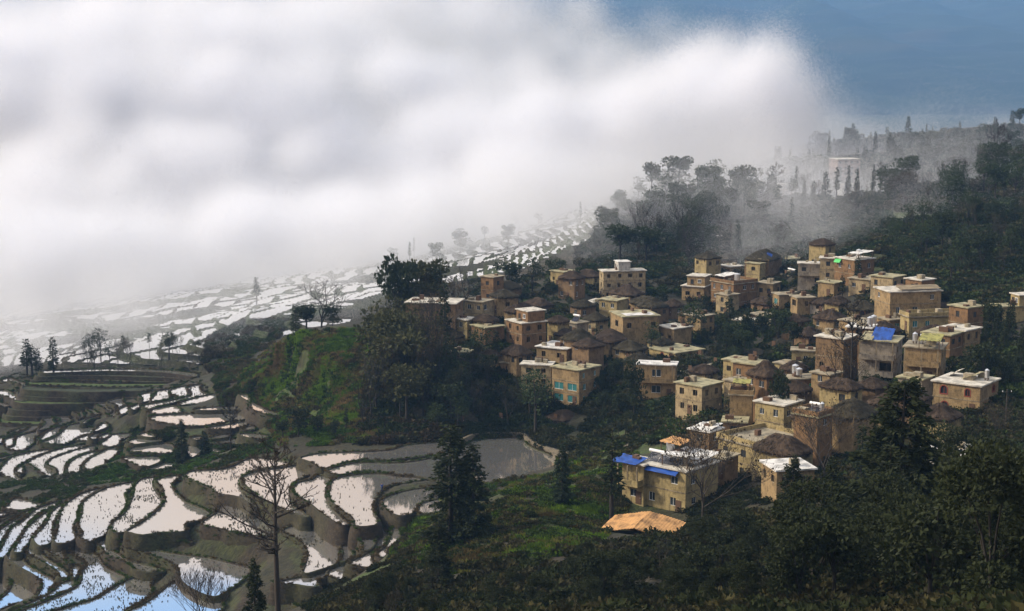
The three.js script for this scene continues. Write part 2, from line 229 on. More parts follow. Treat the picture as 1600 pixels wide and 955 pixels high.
function fitPlate(points) {
  const n = points.length, m = n + 3, M = [];
  for (let i = 0; i < n; i++) { const row = new Float64Array(m + 1), [x, z, y] = points[i]; for (let j = 0; j < n; j++) { const dx = (x - points[j][0]) / S, dz = (z - points[j][1]) / S; row[j] = kern(dx * dx + dz * dz) + (i === j ? 0.0012 : 0); } row[n] = 1; row[n + 1] = x / S; row[n + 2] = z / S; row[m] = y; M.push(row); }
  for (let q = 0; q < 3; q++) { const row = new Float64Array(m + 1); for (let j = 0; j < n; j++) row[j] = q === 0 ? 1 : points[j][q - 1] / S; M.push(row); }
  for (let c = 0; c < m; c++) {
    let p = c; for (let r = c + 1; r < m; r++) if (Math.abs(M[r][c]) > Math.abs(M[p][c])) p = r;
    [M[c], M[p]] = [M[p], M[c]];
    for (let r = c + 1; r < m; r++) { const f = M[r][c] / M[c][c]; if (f) for (let k = c; k <= m; k++) M[r][k] -= f * M[c][k]; }
  }
  const w = new Float64Array(m);
  for (let r = m - 1; r >= 0; r--) { let s = M[r][m]; for (let k = r + 1; k < m; k++) s -= M[r][k] * w[k]; w[r] = s / M[r][r]; }
  weights = w; nPts = n; PX = Float64Array.from(points, (p) => p[0] / S); PZ = Float64Array.from(points, (p) => p[1] / S);
}
function plate(x, z) { x /= S; z /= S; let s = weights[nPts] + weights[nPts + 1] * x + weights[nPts + 2] * z; for (let j = 0; j < nPts; j++) { const dx = x - PX[j], dz = z - PZ[j], r2 = dx * dx + dz * dz; if (r2 > 1e-12) s += weights[j] * r2 * Math.log(r2) * 0.5; } return s; }
function plateHit(a, b) { const v = at(a, b, 1); let lo = 30; for (let d = 30; d < 1100; d += 3) { if (v.y * d < plate(v.x * d, v.z * d)) { let hi = d; for (let i = 0; i < 12; i++) { const m = (lo + hi) / 2; if (v.y * m < plate(v.x * m, v.z * m)) hi = m; else lo = m; } return v.clone().multiplyScalar(hi); } lo = d; } return v.multiplyScalar(1100); }

// paddies in metres
function rounded(poly, n = 4) { const c = new THREE.CatmullRomCurve3(poly.map(([x, z]) => new THREE.Vector3(x, 0, z)), true, 'centripetal'); return c.getPoints(poly.length * n).slice(0, -1).map((p) => [p.x, p.z]); }
const outline = PADDIES.map(([k, , , raw]) => raw.map((p) => px(k, p)));
const spot = (i, level) => { const c = centre(outline[i]), v = atLevel(c[0], c[1], level); return [v.x, v.z, level]; };
fitPlate([...points, ...PADDIES.flatMap(([, level], i) => (level ? [spot(i, level)] : []))]);
const levels = PADDIES.map(([, level], i) => level || plateHit(...centre(outline[i])).y);
{ // neighbouring fields: a bank is only as tall as the strip of it that shows between the upper and the lower field
  const span = outline.map((poly) => { const m = new Map(), xs = poly.map((p) => p[0]); for (let x = Math.ceil(Math.min(...xs) / 2) * 2; x <= Math.max(...xs); x += 2) { const ys = []; for (let i = 0, j = poly.length - 1; i < poly.length; j = i++) { const [xi, yi] = poly[i], [xj, yj] = poly[j]; if ((xi > x) !== (xj > x)) ys.push(yi + (yj - yi) * (x - xi) / (xj - xi)); } if (ys.length) m.set(x, [Math.min(...ys), Math.max(...ys)]); } return m; });
  const pairs = [];
  span.forEach((A, i) => span.forEach((B, j) => { if (i === j) return; const gaps = []; for (const [x, [, bottom]] of A) { const q = B.get(x); if (q && q[0] - bottom > -4 && q[0] - bottom < 34) gaps.push(q[0] - bottom); } if (gaps.length < 2) return; gaps.sort((p, q) => p - q); pairs.push([i, j, Math.max(0, gaps[Math.floor(gaps.length * 0.5)])]); }));
  const first = levels.slice();
  for (let n = 0; n < 60; n++) { levels.forEach((l, i) => { levels[i] += (first[i] - l) * (PADDIES[i][1] ? 0.3 : 0.12); });
  for (const [i, j, gap] of pairs) {
    const c = centre(outline[j]), d = toPixel(...spot(j, levels[j]).slice(0, 1), levels[j], spot(j, levels[j])[1])[2], most = 0.35 + gap / (F / d * 0.97), drop = levels[i] - levels[j];
    if (drop > most) { const e = (drop - most) * 0.3; levels[i] -= e; levels[j] += e; } else if (drop < 0.12 && gap < 7) { const e = (0.12 - drop) * 0.3; levels[i] += e; levels[j] -= e; }
  } }
}
const paddies = PADDIES.map(([, , stubble], i) => {
  const level = levels[i];
  let poly = rounded(outline[i].map(([a, b]) => { const v = atLevel(a, b, level); return [v.x, v.z]; }));
  if (THREE.ShapeUtils.area(poly.map(([x, z]) => new THREE.Vector2(x, z))) < 0) poly.reverse();
  const xs = poly.map((p) => p[0]), zs = poly.map((p) => p[1]);
  return { level, stubble, poly, box: [Math.min(...xs), Math.max(...xs), Math.min(...zs), Math.max(...zs)] };
});
function edgeDistance(x, z, poly) { let b = 1e9; for (let i = 0, j = poly.length - 1; i < poly.length; j = i++) { const ax = poly[j][0], az = poly[j][1], dx = poly[i][0] - ax, dz = poly[i][1] - az, t = clamp(((x - ax) * dx + (z - az) * dz) / (dx * dx + dz * dz + 1e-9), 0, 1), ex = x - ax - dx * t, ez = z - az - dz * t; b = Math.min(b, ex * ex + ez * ez); } return Math.sqrt(b); }

fitPlate([...points.filter(([x, z]) => !paddies.some((p) => x > p.box[0] - 5 && x < p.box[1] + 5 && z > p.box[2] - 5 && z < p.box[3] + 5 && (inside(x, z, p.poly) || edgeDistance(x, z, p.poly) < 5))), ...levels.map((l, i) => spot(i, l - 0.2))]);

// far terraces: the slope cut into steps along its contours
const FAR_ZONE = [[-260, 600], [-260, 380], [0, 400], [300, 385], [640, 340], [935, 322], [930, 372], [820, 420], [700, 442], [650, 468], [590, 500], [480, 512], [430, 528], [372, 545], [330, 570], [318, 600], [240, 600], [215, 618], [180, 632], [110, 652], [60, 672], [0, 680], [-260, 700]];
const STEP = 1.25;
const wavy = (x, z, h) => h + 1.5 * N3(x / 70, 3.3, z / 52) + 1.1 * N3(x / 27, 8.1, z / 21) + 0.35 * N3(x / 9, 1.1, z / 8);
const dryBowl = (a, b) => a > -60 && a < 330 && b > 570 && b < 690;
function zone(x, z, h) { const [a, b, d] = toPixel(x, h, z); return !dryBowl(a, b) && d > 425 && d < 1000 && inside(a, b, FAR_ZONE); }
const greenPatch = (x, z) => fbm(x / 55, 21.7, z / 38, 3);

const SOIL = C(0.048, 0.031, 0.014), DRY = C(0.076, 0.053, 0.022), GRASS = C(0.085, 0.135, 0.016), MOSS = C(0.032, 0.042, 0.012), DARK = C(0.02, 0.022, 0.009);
const MEADOWS = [[[1495, 335, 485], 26], [[1440, 390, 430], 16], [[500, 590, 400], 34], [[430, 605, 400], 26], [[560, 570, 400], 24], [[800, 790, 240], 22], [[660, 860, 230], 14], [[1030, 655, 325], 12], [[930, 740, 285], 16], [[230, 660, 425], 9], [[190, 740, 385], 10], [[450, 560, 420], 16], [[1170, 380, 540], 20], [[1340, 345, 520], 24]].map(([p, r]) => [at(...p), r]);
const rows = [], cols = 470, A0 = -0.52, A1 = 0.52;
for (let d = 26; d < 1080; d *= 1 + 0.0042) rows.push(d);
const GH = new Float32Array(rows.length * cols);
function gridAt(x, z) { // the ground as it is built
  const d = -z, r = Math.log(d / 26) / Math.log(1.0042), c = (x / d - A0) / (A1 - A0) * (cols - 1);
  const r0 = clamp(Math.floor(r), 0, rows.length - 2), c0 = clamp(Math.floor(c), 0, cols - 2), fr = clamp(r - r0, 0, 1), fc = clamp(c - c0, 0, 1), i = r0 * cols + c0;
  return lerp(lerp(GH[i], GH[i + 1], fc), lerp(GH[i + cols], GH[i + cols + 1], fc), fr);
}
{
  const pos = new Float32Array(rows.length * cols * 3), col = new Float32Array(rows.length * cols * 3), uv = new Float32Array(rows.length * cols * 2), idx = [], c = new THREE.Color();
  const bins = new Map(), B = 8;
  paddies.forEach((p) => { for (let x = Math.floor((p.box[0] - 14) / B); x <= (p.box[1] + 14) / B; x++) for (let z = Math.floor((p.box[2] - 14) / B); z <= (p.box[3] + 14) / B; z++) { const k = x + ',' + z; if (!bins.has(k)) bins.set(k, []); bins.get(k).push(p); } });
  for (let r = 0; r < rows.length; r++) for (let q = 0; q < cols; q++) {
    const d = rows[r], x = lerp(A0, A1, q / (cols - 1)) * d, z = -d, i = r * cols + q;
    let h = plate(x, z), near = 99, cap = 1e9;
    const h0 = h;
    const here = bins.get(Math.floor(x / B) + ',' + Math.floor(z / B));
    if (here) for (const p of here) { const e = edgeDistance(x, z, p.poly), inn = inside(x, z, p.poly); near = Math.min(near, inn ? -e : e); if (inn) cap = Math.min(cap, p.level - 0.5); else if (e < 13) cap = Math.min(cap, p.level - 0.15 + 0.85 * Math.max(0, e - 1.4)); }
    const soft = smooth(near, 0, 12);
    const inZone = d > 400 && zone(x, z, h);
    h += soft * (0.5 * fbm(x / 14, 2, z / 14, 3) + 1.2 * N3(x / 45, 5, z / 45)) * (inZone ? 0 : 1);
    let rim = 0;
    if (inZone && near > 2) {
      const w = wavy(x, z, h0) / STEP, k = Math.floor(w), f = w - k;
      h = k * STEP + (f < 0.14 ? 0.28 : f > 0.9 ? 0.25 : -0.12); rim = f < 0.16 || f > 0.9 ? 1 : 0;
    }
    h = Math.min(h, cap);
    GH[i] = h;
    pos[i * 3] = x; pos[i * 3 + 1] = h; pos[i * 3 + 2] = z; uv[i * 2] = x / 5; uv[i * 2 + 1] = z / 5;
    // what grows or lies there
    const n1 = fbm(x / 18, 4.4, z / 18, 4), n2 = fbm(x / 5, 9.2, z / 5, 3);
    let meadow = 0; for (const [p, R] of MEADOWS) { const e = Math.hypot(x - p.x, z - p.z) / R; if (e < 1.4) meadow = Math.max(meadow, smooth(1.4 - e, 0, 0.8)); }
    c.copy(SOIL).lerp(DRY, clamp(0.35 + 1.3 * n1 + 0.6 * n2, 0, 1));
    c.lerp(GRASS, clamp(meadow * (0.75 + 1.6 * n2) + 0.25 * n1, 0, 1));
    c.lerp(MOSS, clamp((1 - meadow) * (0.35 + 1.2 * fbm(x / 11 + 40, 6, z / 11, 3)), 0, 1));
    if (inZone) { c.copy(SOIL).lerp(GRASS, clamp(0.35 + 1.5 * greenPatch(x + 60, z) + 0.5 * n2, 0, 0.9)).lerp(MOSS, rim ? 0.2 : 0.4); }
    if (near < 3) c.lerp(SOIL, 0.6).lerp(GRASS, clamp(0.2 + n2, 0, 0.35));
    col[i * 3] = c.r; col[i * 3 + 1] = c.g; col[i * 3 + 2] = c.b;
    if (r && q) idx.push(i, i - cols, i - 1, i - 1, i - cols, i - cols - 1);
  }
  const g = new THREE.BufferGeometry();
  g.setAttribute('position', new THREE.BufferAttribute(pos, 3)); g.setAttribute('color', new THREE.BufferAttribute(col, 3)); g.setAttribute('uv', new THREE.BufferAttribute(uv, 2));
  g.setIndex(idx.reverse()); g.computeVertexNormals();
  structure('hillside_ground', g, new THREE.MeshStandardMaterial({ vertexColors: true, map: soilMap, bumpMap, bumpScale: 0.25, roughness: 0.95 }));
}
function hit(a, b) { const v = at(a, b, 1); let lo = 28; for (let d = 28; d < 1050; d += 1.5) { if (v.y * d < gridAt(v.x * d, v.z * d)) { let hi = d; for (let i = 0; i < 10; i++) { const m = (lo + hi) / 2; if (v.y * m < gridAt(v.x * m, v.z * m)) hi = m; else lo = m; } return v.clone().multiplyScalar(hi); } lo = d; } return null; }

// water, banks
const std0 = (o) => new THREE.MeshStandardMaterial({ roughness: 0.95, ...o });
const waterMat = new THREE.MeshPhysicalMaterial({ color: C(0.80, 0.78, 0.75), metalness: 0.9, roughness: 0.045 });
const bankMat = new THREE.MeshStandardMaterial({ vertexColors: true, map: soilMap, bumpMap, bumpScale: 0.12, roughness: 0.95 });
const terraces = new THREE.Group(); terraces.name = 'rice_terraces'; terraces.userData.kind = 'structure'; scene.add(terraces);
function flat(poly, y) { const g = new THREE.ShapeGeometry(new THREE.Shape(poly.map(([x, z]) => new THREE.Vector2(x, -z)))); g.rotateX(-Math.PI / 2); g.translate(0, y, 0); const p = g.attributes.position, uv = g.attributes.uv; for (let i = 0; i < p.count; i++) uv.setXY(i, p.getX(i) / 9, p.getZ(i) / 9); return g; }
function bank(poly, y, rand) {
  const n = poly.length, pos = [], col = [], uv = [], idx = [], c = new THREE.Color();
  const ring = [[-0.08, -0.3], [0.0, 0.14], [0.12, 0.24], [0.36, 0.23], [0.52, 0.05], [0.7, -0.6], [0.95, -1.5], [1.25, -3.4], [1.3, -6.5]];
  let run = 0;
  for (let i = 0; i <= n; i++) {
    const a = poly[(i - 1 + n) % n], b = poly[(i + 1) % n], p = poly[i % n]; let nx = b[1] - a[1], nz = a[0] - b[0]; const l = Math.hypot(nx, nz) || 1; nx /= l; nz /= l;
    if (i) run += Math.hypot(p[0] - poly[(i - 1) % n][0], p[1] - poly[(i - 1) % n][1]);
    const w = 1 + 0.5 * N3(p[0] / 2.2, y, p[1] / 2.2), green = clamp(0.25 + 1.3 * fbm(p[0] / 9, 3.1, p[1] / 9, 3), 0, 0.7);
    ring.forEach(([o, up], k) => {
      const off = o * (k > 1 ? w : 1) + (k > 4 ? 0.35 * N3(p[0] / 1.1, k * 3.1, p[1] / 1.1) : 0), x = p[0] + nx * off, z = p[1] + nz * off;
      pos.push(x, y + up + (k > 1 && k < 5 ? 0.12 * N3(x, 7, z) : 0), z); uv.push(run / 4, (o - up) / 4);
      c.copy(SOIL).lerp(DRY, clamp(0.3 + N3(x / 1.5, up, z / 1.5), 0, 1)).lerp(GRASS, k > 1 && k < 4 ? green * 0.7 : green * 0.45);
      col.push(c.r, c.g, c.b);
    });
  }
  const m = ring.length;
  for (let i = 0; i < n; i++) for (let k = 0; k < m - 1; k++) { const a = i * m + k, b = a + m; idx.push(a, b, a + 1, a + 1, b, b + 1); }
  const g = new THREE.BufferGeometry(); g.setAttribute('position', new THREE.Float32BufferAttribute(pos, 3)); g.setAttribute('color', new THREE.Float32BufferAttribute(col, 3)); g.setAttribute('uv', new THREE.Float32BufferAttribute(uv, 2)); g.setIndex(idx); g.computeVertexNormals(); return g;
}
const dryTop = std0({ color: GRASS, map: soilMap, bumpMap, bumpScale: 0.2 }), dryTop2 = std0({ color: C(0.075, 0.068, 0.024), map: soilMap, bumpMap, bumpScale: 0.2 }), dryTop3 = std0({ color: C(0.042, 0.058, 0.016), map: soilMap, bumpMap, bumpScale: 0.2 });
for (const [i, p] of paddies.entries()) {
  if (p.stubble < 0) mesh('grass_terrace', flat(p.poly, p.level), [dryTop, dryTop3, dryTop2][(i * 7) % 3], terraces); else mesh('paddy_water', flat(p.poly, p.level), waterMat, terraces);
  mesh('earth_bank', bank(p.poly, p.level), bankMat, terraces); }
{ // far paddies: marching squares on the level strips between contours
  const X0 = -330, X1 = 130, Z0 = -1000, Z1 = -420, q = 1.3, nx = Math.round((X1 - X0) / q), nz = Math.round((Z1 - Z0) / q);
  const val = new Float32Array((nx + 1) * (nz + 1)).fill(-1), lev = new Int16Array((nx + 1) * (nz + 1)), wv = new Float32Array((nx + 1) * (nz + 1)), ok = new Uint8Array((nx + 1) * (nz + 1));
  for (let j = 0; j <= nz; j++) for (let i = 0; i <= nx; i++) {
    const x = X0 + i * q, z = Z0 + j * q, k = j * (nx + 1) + i, h0 = plate(x, z);
    if (!zone(x, z, h0)) continue;
    const [a, b] = toPixel(x, h0, z);
    wv[k] = wavy(x, z, h0) / STEP; lev[k] = Math.floor(wv[k]);
    const gp = greenPatch(x, z), cross = Math.abs(((x * 0.8 + z * 0.35 + 9 * N3(x / 40, 2.2, z / 40)) / (13 + 5 * Math.sin(lev[k] * 2.3)) + lev[k] * 0.37) % 1);
    const wet = dryBowl(a, b) ? -1 : 0.07 - gp;
    ok[k] = wet > 0 && cross > 0.05 && cross < 0.95 ? 1 : 0;
  }
  const cells = new Map();
  const lists = [];
  const cellIn = new Int32Array(nx * nz).fill(-1);
  for (let j = 0; j < nz; j++) for (let i = 0; i < nx; i++) {
    const k = j * (nx + 1) + i, ks = [k, k + 1, k + nx + 2, k + nx + 1];
    if (!ks.every((m) => ok[m])) continue;
    const L = Math.floor((wv[ks[0]] + wv[ks[1]] + wv[ks[2]] + wv[ks[3]]) / 4);
    // clip the cell to  L + 0.15 < w < L + 0.9
    let poly = ks.map((m, t) => [X0 + (i + (t === 1 || t === 2 ? 1 : 0)) * q, Z0 + (j + (t > 1 ? 1 : 0)) * q, wv[m]]);
    for (const [s, lim] of [[1, L + 0.15], [-1, L + 0.9]]) { const out = []; for (let t = 0; t < poly.length; t++) { const a = poly[t], b = poly[(t + 1) % poly.length], fa = s * (a[2] - lim), fb = s * (b[2] - lim); if (fa >= 0) out.push(a); if ((fa >= 0) !== (fb >= 0)) { const u = fa / (fa - fb); out.push([lerp(a[0], b[0], u), lerp(a[1], b[1], u), lim]); } } poly = out; if (poly.length < 3) break; }
    if (poly.length < 3) continue;
    cellIn[j * nx + i] = L; cells.set(j * nx + i, poly);
  }
  const seen = new Uint8Array(nx * nz);
  for (const start of cells.keys()) {
    if (seen[start]) continue;
    const L = cellIn[start], stack = [start], got = []; seen[start] = 1;
    while (stack.length) { const m = stack.pop(); got.push(m); for (const o of [m - 1, m + 1, m - nx, m + nx]) if (o >= 0 && o < nx * nz && !seen[o] && cellIn[o] === L) { seen[o] = 1; stack.push(o); } }
    if (got.length < 4) continue;
    const pos = [];
    let area = 0;
    for (const m of got) { const poly = cells.get(m); for (let t = 1; t < poly.length - 1; t++) for (const v of [poly[0], poly[t + 1], poly[t]]) pos.push(v[0], L * STEP + 0.12, v[1]); area++; }
    const g = new THREE.BufferGeometry(); g.setAttribute('position', new THREE.Float32BufferAttribute(pos, 3));
    g.setAttribute('uv', new THREE.Float32BufferAttribute(pos.flatMap((v, i) => (i % 3 === 1 ? [] : [v / 9])), 2)); g.computeVertexNormals();
    lists.push([area, g]);
  }
  lists.sort((a, b) => b[0] - a[0]);
  lists.slice(0, 190).forEach(([, g]) => mesh('paddy_water', g, waterMat, terraces));
  if (lists.length > 190) { const o = mesh('small_paddy_water', mergeGeometries(lists.slice(190).map((l) => l[1])), waterMat, terraces); o.userData.kind = 'stuff'; }
  console.log('far paddies', lists.length);
}

// ---------------------------------------------------------------- far mountain and valley floor
{
  const nx = 260, ny = 120, pos = [], col = [], idx = [], c = new THREE.Color();
  for (let j = 0; j <= ny; j++) for (let i = 0; i <= nx; i++) {
    const x = lerp(-11000, 12000, i / nx), t = j / ny, ridge = lerp(-90, 430, smooth(x, -2600, 700)) * (1 + 0.18 * N3(x / 300, 0.5, 1));
    const z = -5200 - 4200 * t - 0.12 * x;
    const up = -172 + (ridge + 172) * Math.pow(t, 0.85) + 260 * (0.1 - Math.abs(fbm(x / 1100, 3, z / 1100, 5))) * Math.min(1, 3 * t) + 28 * fbm(x / 140, 9, z / 140, 3);
    pos.push(x, up, z);
    c.copy(DARK).lerp(MOSS, clamp(0.5 + 1.5 * fbm(x / 300, 2, z / 300, 3), 0, 1)).lerp(DRY, clamp(2 * fbm(x / 500, 12, z / 500, 3) - 0.3, 0, 0.5)); col.push(c.r, c.g, c.b);
    if (i && j) { const k = j * (nx + 1) + i; idx.push(k, k - 1, k - nx - 1, k - nx - 1, k - 1, k - nx - 2); }
  }
  const g = new THREE.BufferGeometry(); g.setAttribute('position', new THREE.Float32BufferAttribute(pos, 3)); g.setAttribute('color', new THREE.Float32BufferAttribute(col, 3)); g.setIndex(idx.reverse()); g.computeVertexNormals();
  structure('far_mountain', g, new THREE.MeshStandardMaterial({ vertexColors: true, roughness: 1 }));
  const v = new THREE.PlaneGeometry(24000, 11000); v.rotateX(-Math.PI / 2); v.translate(0, -170, -5300);
  structure('valley_floor', v, new THREE.MeshStandardMaterial({ color: MOSS, roughness: 1 }));
}
// ---------------------------------------------------------------- fog bank and mist: swarms of pale translucent flakes, thick at heart and thin at the rim
{
  const R = rng(5), v = new THREE.Vector3(), gauss = () => (R() + R() + R() + R() - 2) * 1.1;
  function puff(n, long, wide) {
    const pos = [];
    for (let i = 0; i < n; i++) {
      const cx = gauss(), cy = gauss(), cz = gauss(), s = 0.6 + 0.8 * R();
      const a = new THREE.Vector3(R() - 0.5, R() - 0.5, R() - 0.5).normalize(), b = new THREE.Vector3(R() - 0.5, R() - 0.5, R() - 0.5).cross(a).normalize();
      for (const [p, q] of [[0.5, 0], [-0.5, 0.5], [-0.5, -0.5]]) { v.set(cx, cy, cz).addScaledVector(a, p * s * long).addScaledVector(b, q * s * wide * 2); pos.push(v.x, v.y, v.z); }
    }
    const g = new THREE.BufferGeometry(); g.setAttribute('position', new THREE.Float32BufferAttribute(pos, 3)); g.computeVertexNormals(); return g;
  }
  const flakes = () => new THREE.MeshPhysicalMaterial({ color: C(0.965, 0.972, 1.0), roughness: 1, transmission: 0.5, thickness: 0, specularIntensity: 0 });
  // [pixel, distance] of each billow, half sizes in metres (across, up, along), number of puffs
  const BILLOWS = [
    [[-100, 410, 730], [110, 34, 80], 260], [[120, 428, 760], [90, 26, 60], 200], [[330, 400, 790], [90, 26, 60], 200], [[520, 380, 790], [80, 24, 60], 180], [[700, 345, 830], [75, 24, 60], 170], [[860, 300, 860], [60, 24, 50], 140],
    [[-50, 330, 900], [120, 50, 90], 300], [[200, 320, 900], [110, 45, 90], 300], [[450, 300, 930], [100, 45, 80], 260], [[680, 270, 950], [90, 42, 80], 240], [[880, 230, 960], [80, 38, 70], 200], [[1040, 190, 960], [60, 34, 60], 150], [[1150, 150, 970], [42, 32, 50], 110], [[1200, 190, 960], [34, 26, 40], 70],
    [[200, 150, 950], [150, 24, 50], 230], [[-60, 150, 960], [110, 26, 50], 160], [[-50, 180, 1150], [150, 60, 100], 300], [[250, 170, 1150], [130, 50, 100], 260], [[520, 170, 1150], [110, 40, 90], 200], [[760, 170, 1150], [90, 36, 90], 150],
    [[-20, 90, 1000], [130, 34, 80], 220], [[220, 75, 1080], [130, 32, 80], 200], [[420, 75, 1250], [120, 32, 80], 170], [[100, 40, 1300], [220, 36, 100], 220], [[620, 40, 1400], [130, 34, 100], 140], [[350, 40, 1600], [190, 40, 120], 90], [[650, 0, 1700], [160, 40, 120], 130], [[820, 60, 1700], [160, 50, 120], 110], [[560, 60, 1500], [130, 34, 100], 80], [[850, 120, 1400], [120, 36, 90], 110], [[1060, 120, 1200], [60, 26, 60], 50],
  ];
  const spots = [];
  for (const [p, [rx, ry, rz], n] of BILLOWS) {
    const o = at(...p);
    for (let i = 0; i < n * 0.36; i++) {
      let x, y, z, r2; do { x = 2 * R() - 1; y = 2 * R() - 1; z = 2 * R() - 1; r2 = x * x + y * y + z * z; } while (r2 > 1 || R() < r2 * 0.55);
      spots.push([o.x + x * rx, o.y + y * ry, o.z + z * rz, (10.5 + 9.5 * R()) * Math.pow(o.length() / 900, 0.6)]);
    }
  }
  // thin mist: [pixel, distance], half sizes, puffs, puff size
  const MIST = [[[1470, 215, 1080], [150, 10, 50], 30, 17], [[1080, 340, 580], [80, 14, 20], 20, 15], [[1000, 330, 590], [40, 12, 20], 14, 15], [[1220, 320, 640], [50, 10, 40], 8, 15], [[1340, 290, 700], [50, 10, 40], 7, 15], [[1150, 270, 760], [45, 14, 50], 24, 17], [[1420, 245, 880], [70, 8, 60], 8, 16], [[200, 505, 590], [110, 5, 40], 30, 14], [[450, 452, 690], [110, 5, 40], 30, 14], [[720, 398, 745], [100, 7, 40], 30, 14], [[1450, 330, 480], [70, 12, 30], 7, 14], [[1330, 340, 530], [50, 12, 30], 7, 14], [[1520, 275, 570], [50, 12, 30], 6, 15], [[1220, 380, 500], [60, 9, 30], 6, 13], [[150, 500, 560], [80, 10, 40], 10, 22], [[0, 545, 520], [50, 8, 30], 8, 18], [[400, 445, 680], [80, 9, 40], 8, 22], [[650, 400, 740], [80, 10, 40], 9, 24], [[880, 345, 740], [50, 12, 40], 16, 24]];
  const thin = [];
  for (const [p, [rx, ry, rz], n, s] of MIST) { const o = at(...p); for (let i = 0; i < n; i++) thin.push([o.x + (2 * R() - 1) * rx, o.y + (2 * R() - 1) * ry, o.z + (2 * R() - 1) * rz, s * (0.75 + 0.5 * R())]); }
  const lay = (name, label, g, m, list) => {
    const o = new THREE.InstancedMesh(g, m, list.length), T = new THREE.Matrix4(), Q = new THREE.Quaternion(), E = new THREE.Euler();
    list.forEach(([x, y, z, s], i) => o.setMatrixAt(i, T.compose(new THREE.Vector3(x, y, z), Q.setFromEuler(E.set(R() * 6.28, R() * 6.28, R() * 6.28)), new THREE.Vector3(s, s * 0.8, s))));
    o.name = name; o.userData = { kind: 'stuff', label, category: name.split('_')[0] }; scene.add(o);
  };
  lay('cloud', 'thick white fog bank rolling over the terraces', puff(40000, 0.09, 0.0007), flakes(), spots);
  lay('mist_cloud', 'thin mist drifting over the knoll, the far terraces and the mountain foot', puff(50000, 0.11, 0.00015), flakes(), thin);
}

// ---------------------------------------------------------------- houses
const std = (o) => new THREE.MeshStandardMaterial({ roughness: 0.9, ...o });
const WALLS = { o: C(0.36, 0.25, 0.12), y: C(0.43, 0.335, 0.155), b: C(0.24, 0.155, 0.08), p: C(0.44, 0.34, 0.19), g: C(0.36, 0.31, 0.24), k: C(0.42, 0.30, 0.26), w: C(0.60, 0.57, 0.52), r: C(0.25, 0.145, 0.065) };
const wallMats = Object.fromEntries(Object.entries(WALLS).map(([k, c]) => [k, std({ color: c, map: wallMap, bumpMap, bumpScale: 0.03, roughness: 0.95 })]));
const M = {
  thatch: std({ color: C(0.085, 0.054, 0.032), map: thatchMap, bumpMap: thatchMap, bumpScale: 0.12, roughness: 1 }),
  thatchMoss: std({ color: C(0.065, 0.052, 0.026), map: thatchMap, bumpMap: thatchMap, bumpScale: 0.12, roughness: 1 }),
  slab: std({ color: C(0.62, 0.58, 0.50), map: roofMap, roughness: 0.8 }), slabDark: std({ color: C(0.34, 0.29, 0.20), map: roofMap, roughness: 0.85 }), slabMoss: std({ color: C(0.37, 0.335, 0.20), map: roofMap, roughness: 0.9 }),
  sheet: std({ color: C(0.78, 0.76, 0.72), map: roofMap, roughness: 0.5 }),
  trim: std({ color: C(0.33, 0.26, 0.16), map: wallMap }),
  glass: new THREE.MeshPhysicalMaterial({ color: C(0.035, 0.042, 0.045), roughness: 0.12 }), hole: std({ color: C(0.06, 0.043, 0.028), map: thatchMap }),
  teal: new THREE.MeshPhysicalMaterial({ color: C(0.045, 0.17, 0.175), roughness: 0.2 }), green: new THREE.MeshPhysicalMaterial({ color: C(0.04, 0.28, 0.16), roughness: 0.2 }),
  white: std({ color: C(0.72, 0.72, 0.72), roughness: 0.5 }), wood: std({ color: C(0.10, 0.055, 0.03) }), red: std({ color: C(0.22, 0.05, 0.03) }),
  steel: std({ color: C(0.75, 0.76, 0.78), metalness: 0.85, roughness: 0.32 }), tube: std({ color: C(0.02, 0.025, 0.05), roughness: 0.15 }),
  blue: std({ color: C(0.008, 0.075, 0.38), roughness: 0.55, map: roofMap }), awning: std({ color: C(0.34, 0.32, 0.09), roughness: 0.8, map: roofMap }), greenSheet: std({ color: C(0.05, 0.45, 0.10), roughness: 0.6 }), orange: std({ color: C(0.62, 0.33, 0.12), map: roofMap, roughness: 0.8 }),
};
function box(w, h, d, x, y, z, uvScale = 5) {
  const g = new THREE.BoxGeometry(w, h, d); const uv = g.attributes.uv, n = g.attributes.normal;
  for (let i = 0; i < uv.count; i++) { const ax = Math.abs(n.getX(i)) > 0.5, ay = Math.abs(n.getY(i)) > 0.5; uv.setXY(i, uv.getX(i) * (ax ? d : w) / uvScale + x * 0.37 + (ax ? 0.5 : 0), uv.getY(i) * (ay ? d : h) / uvScale + z * 0.21); }
  return g.translate(x, y, z);
}
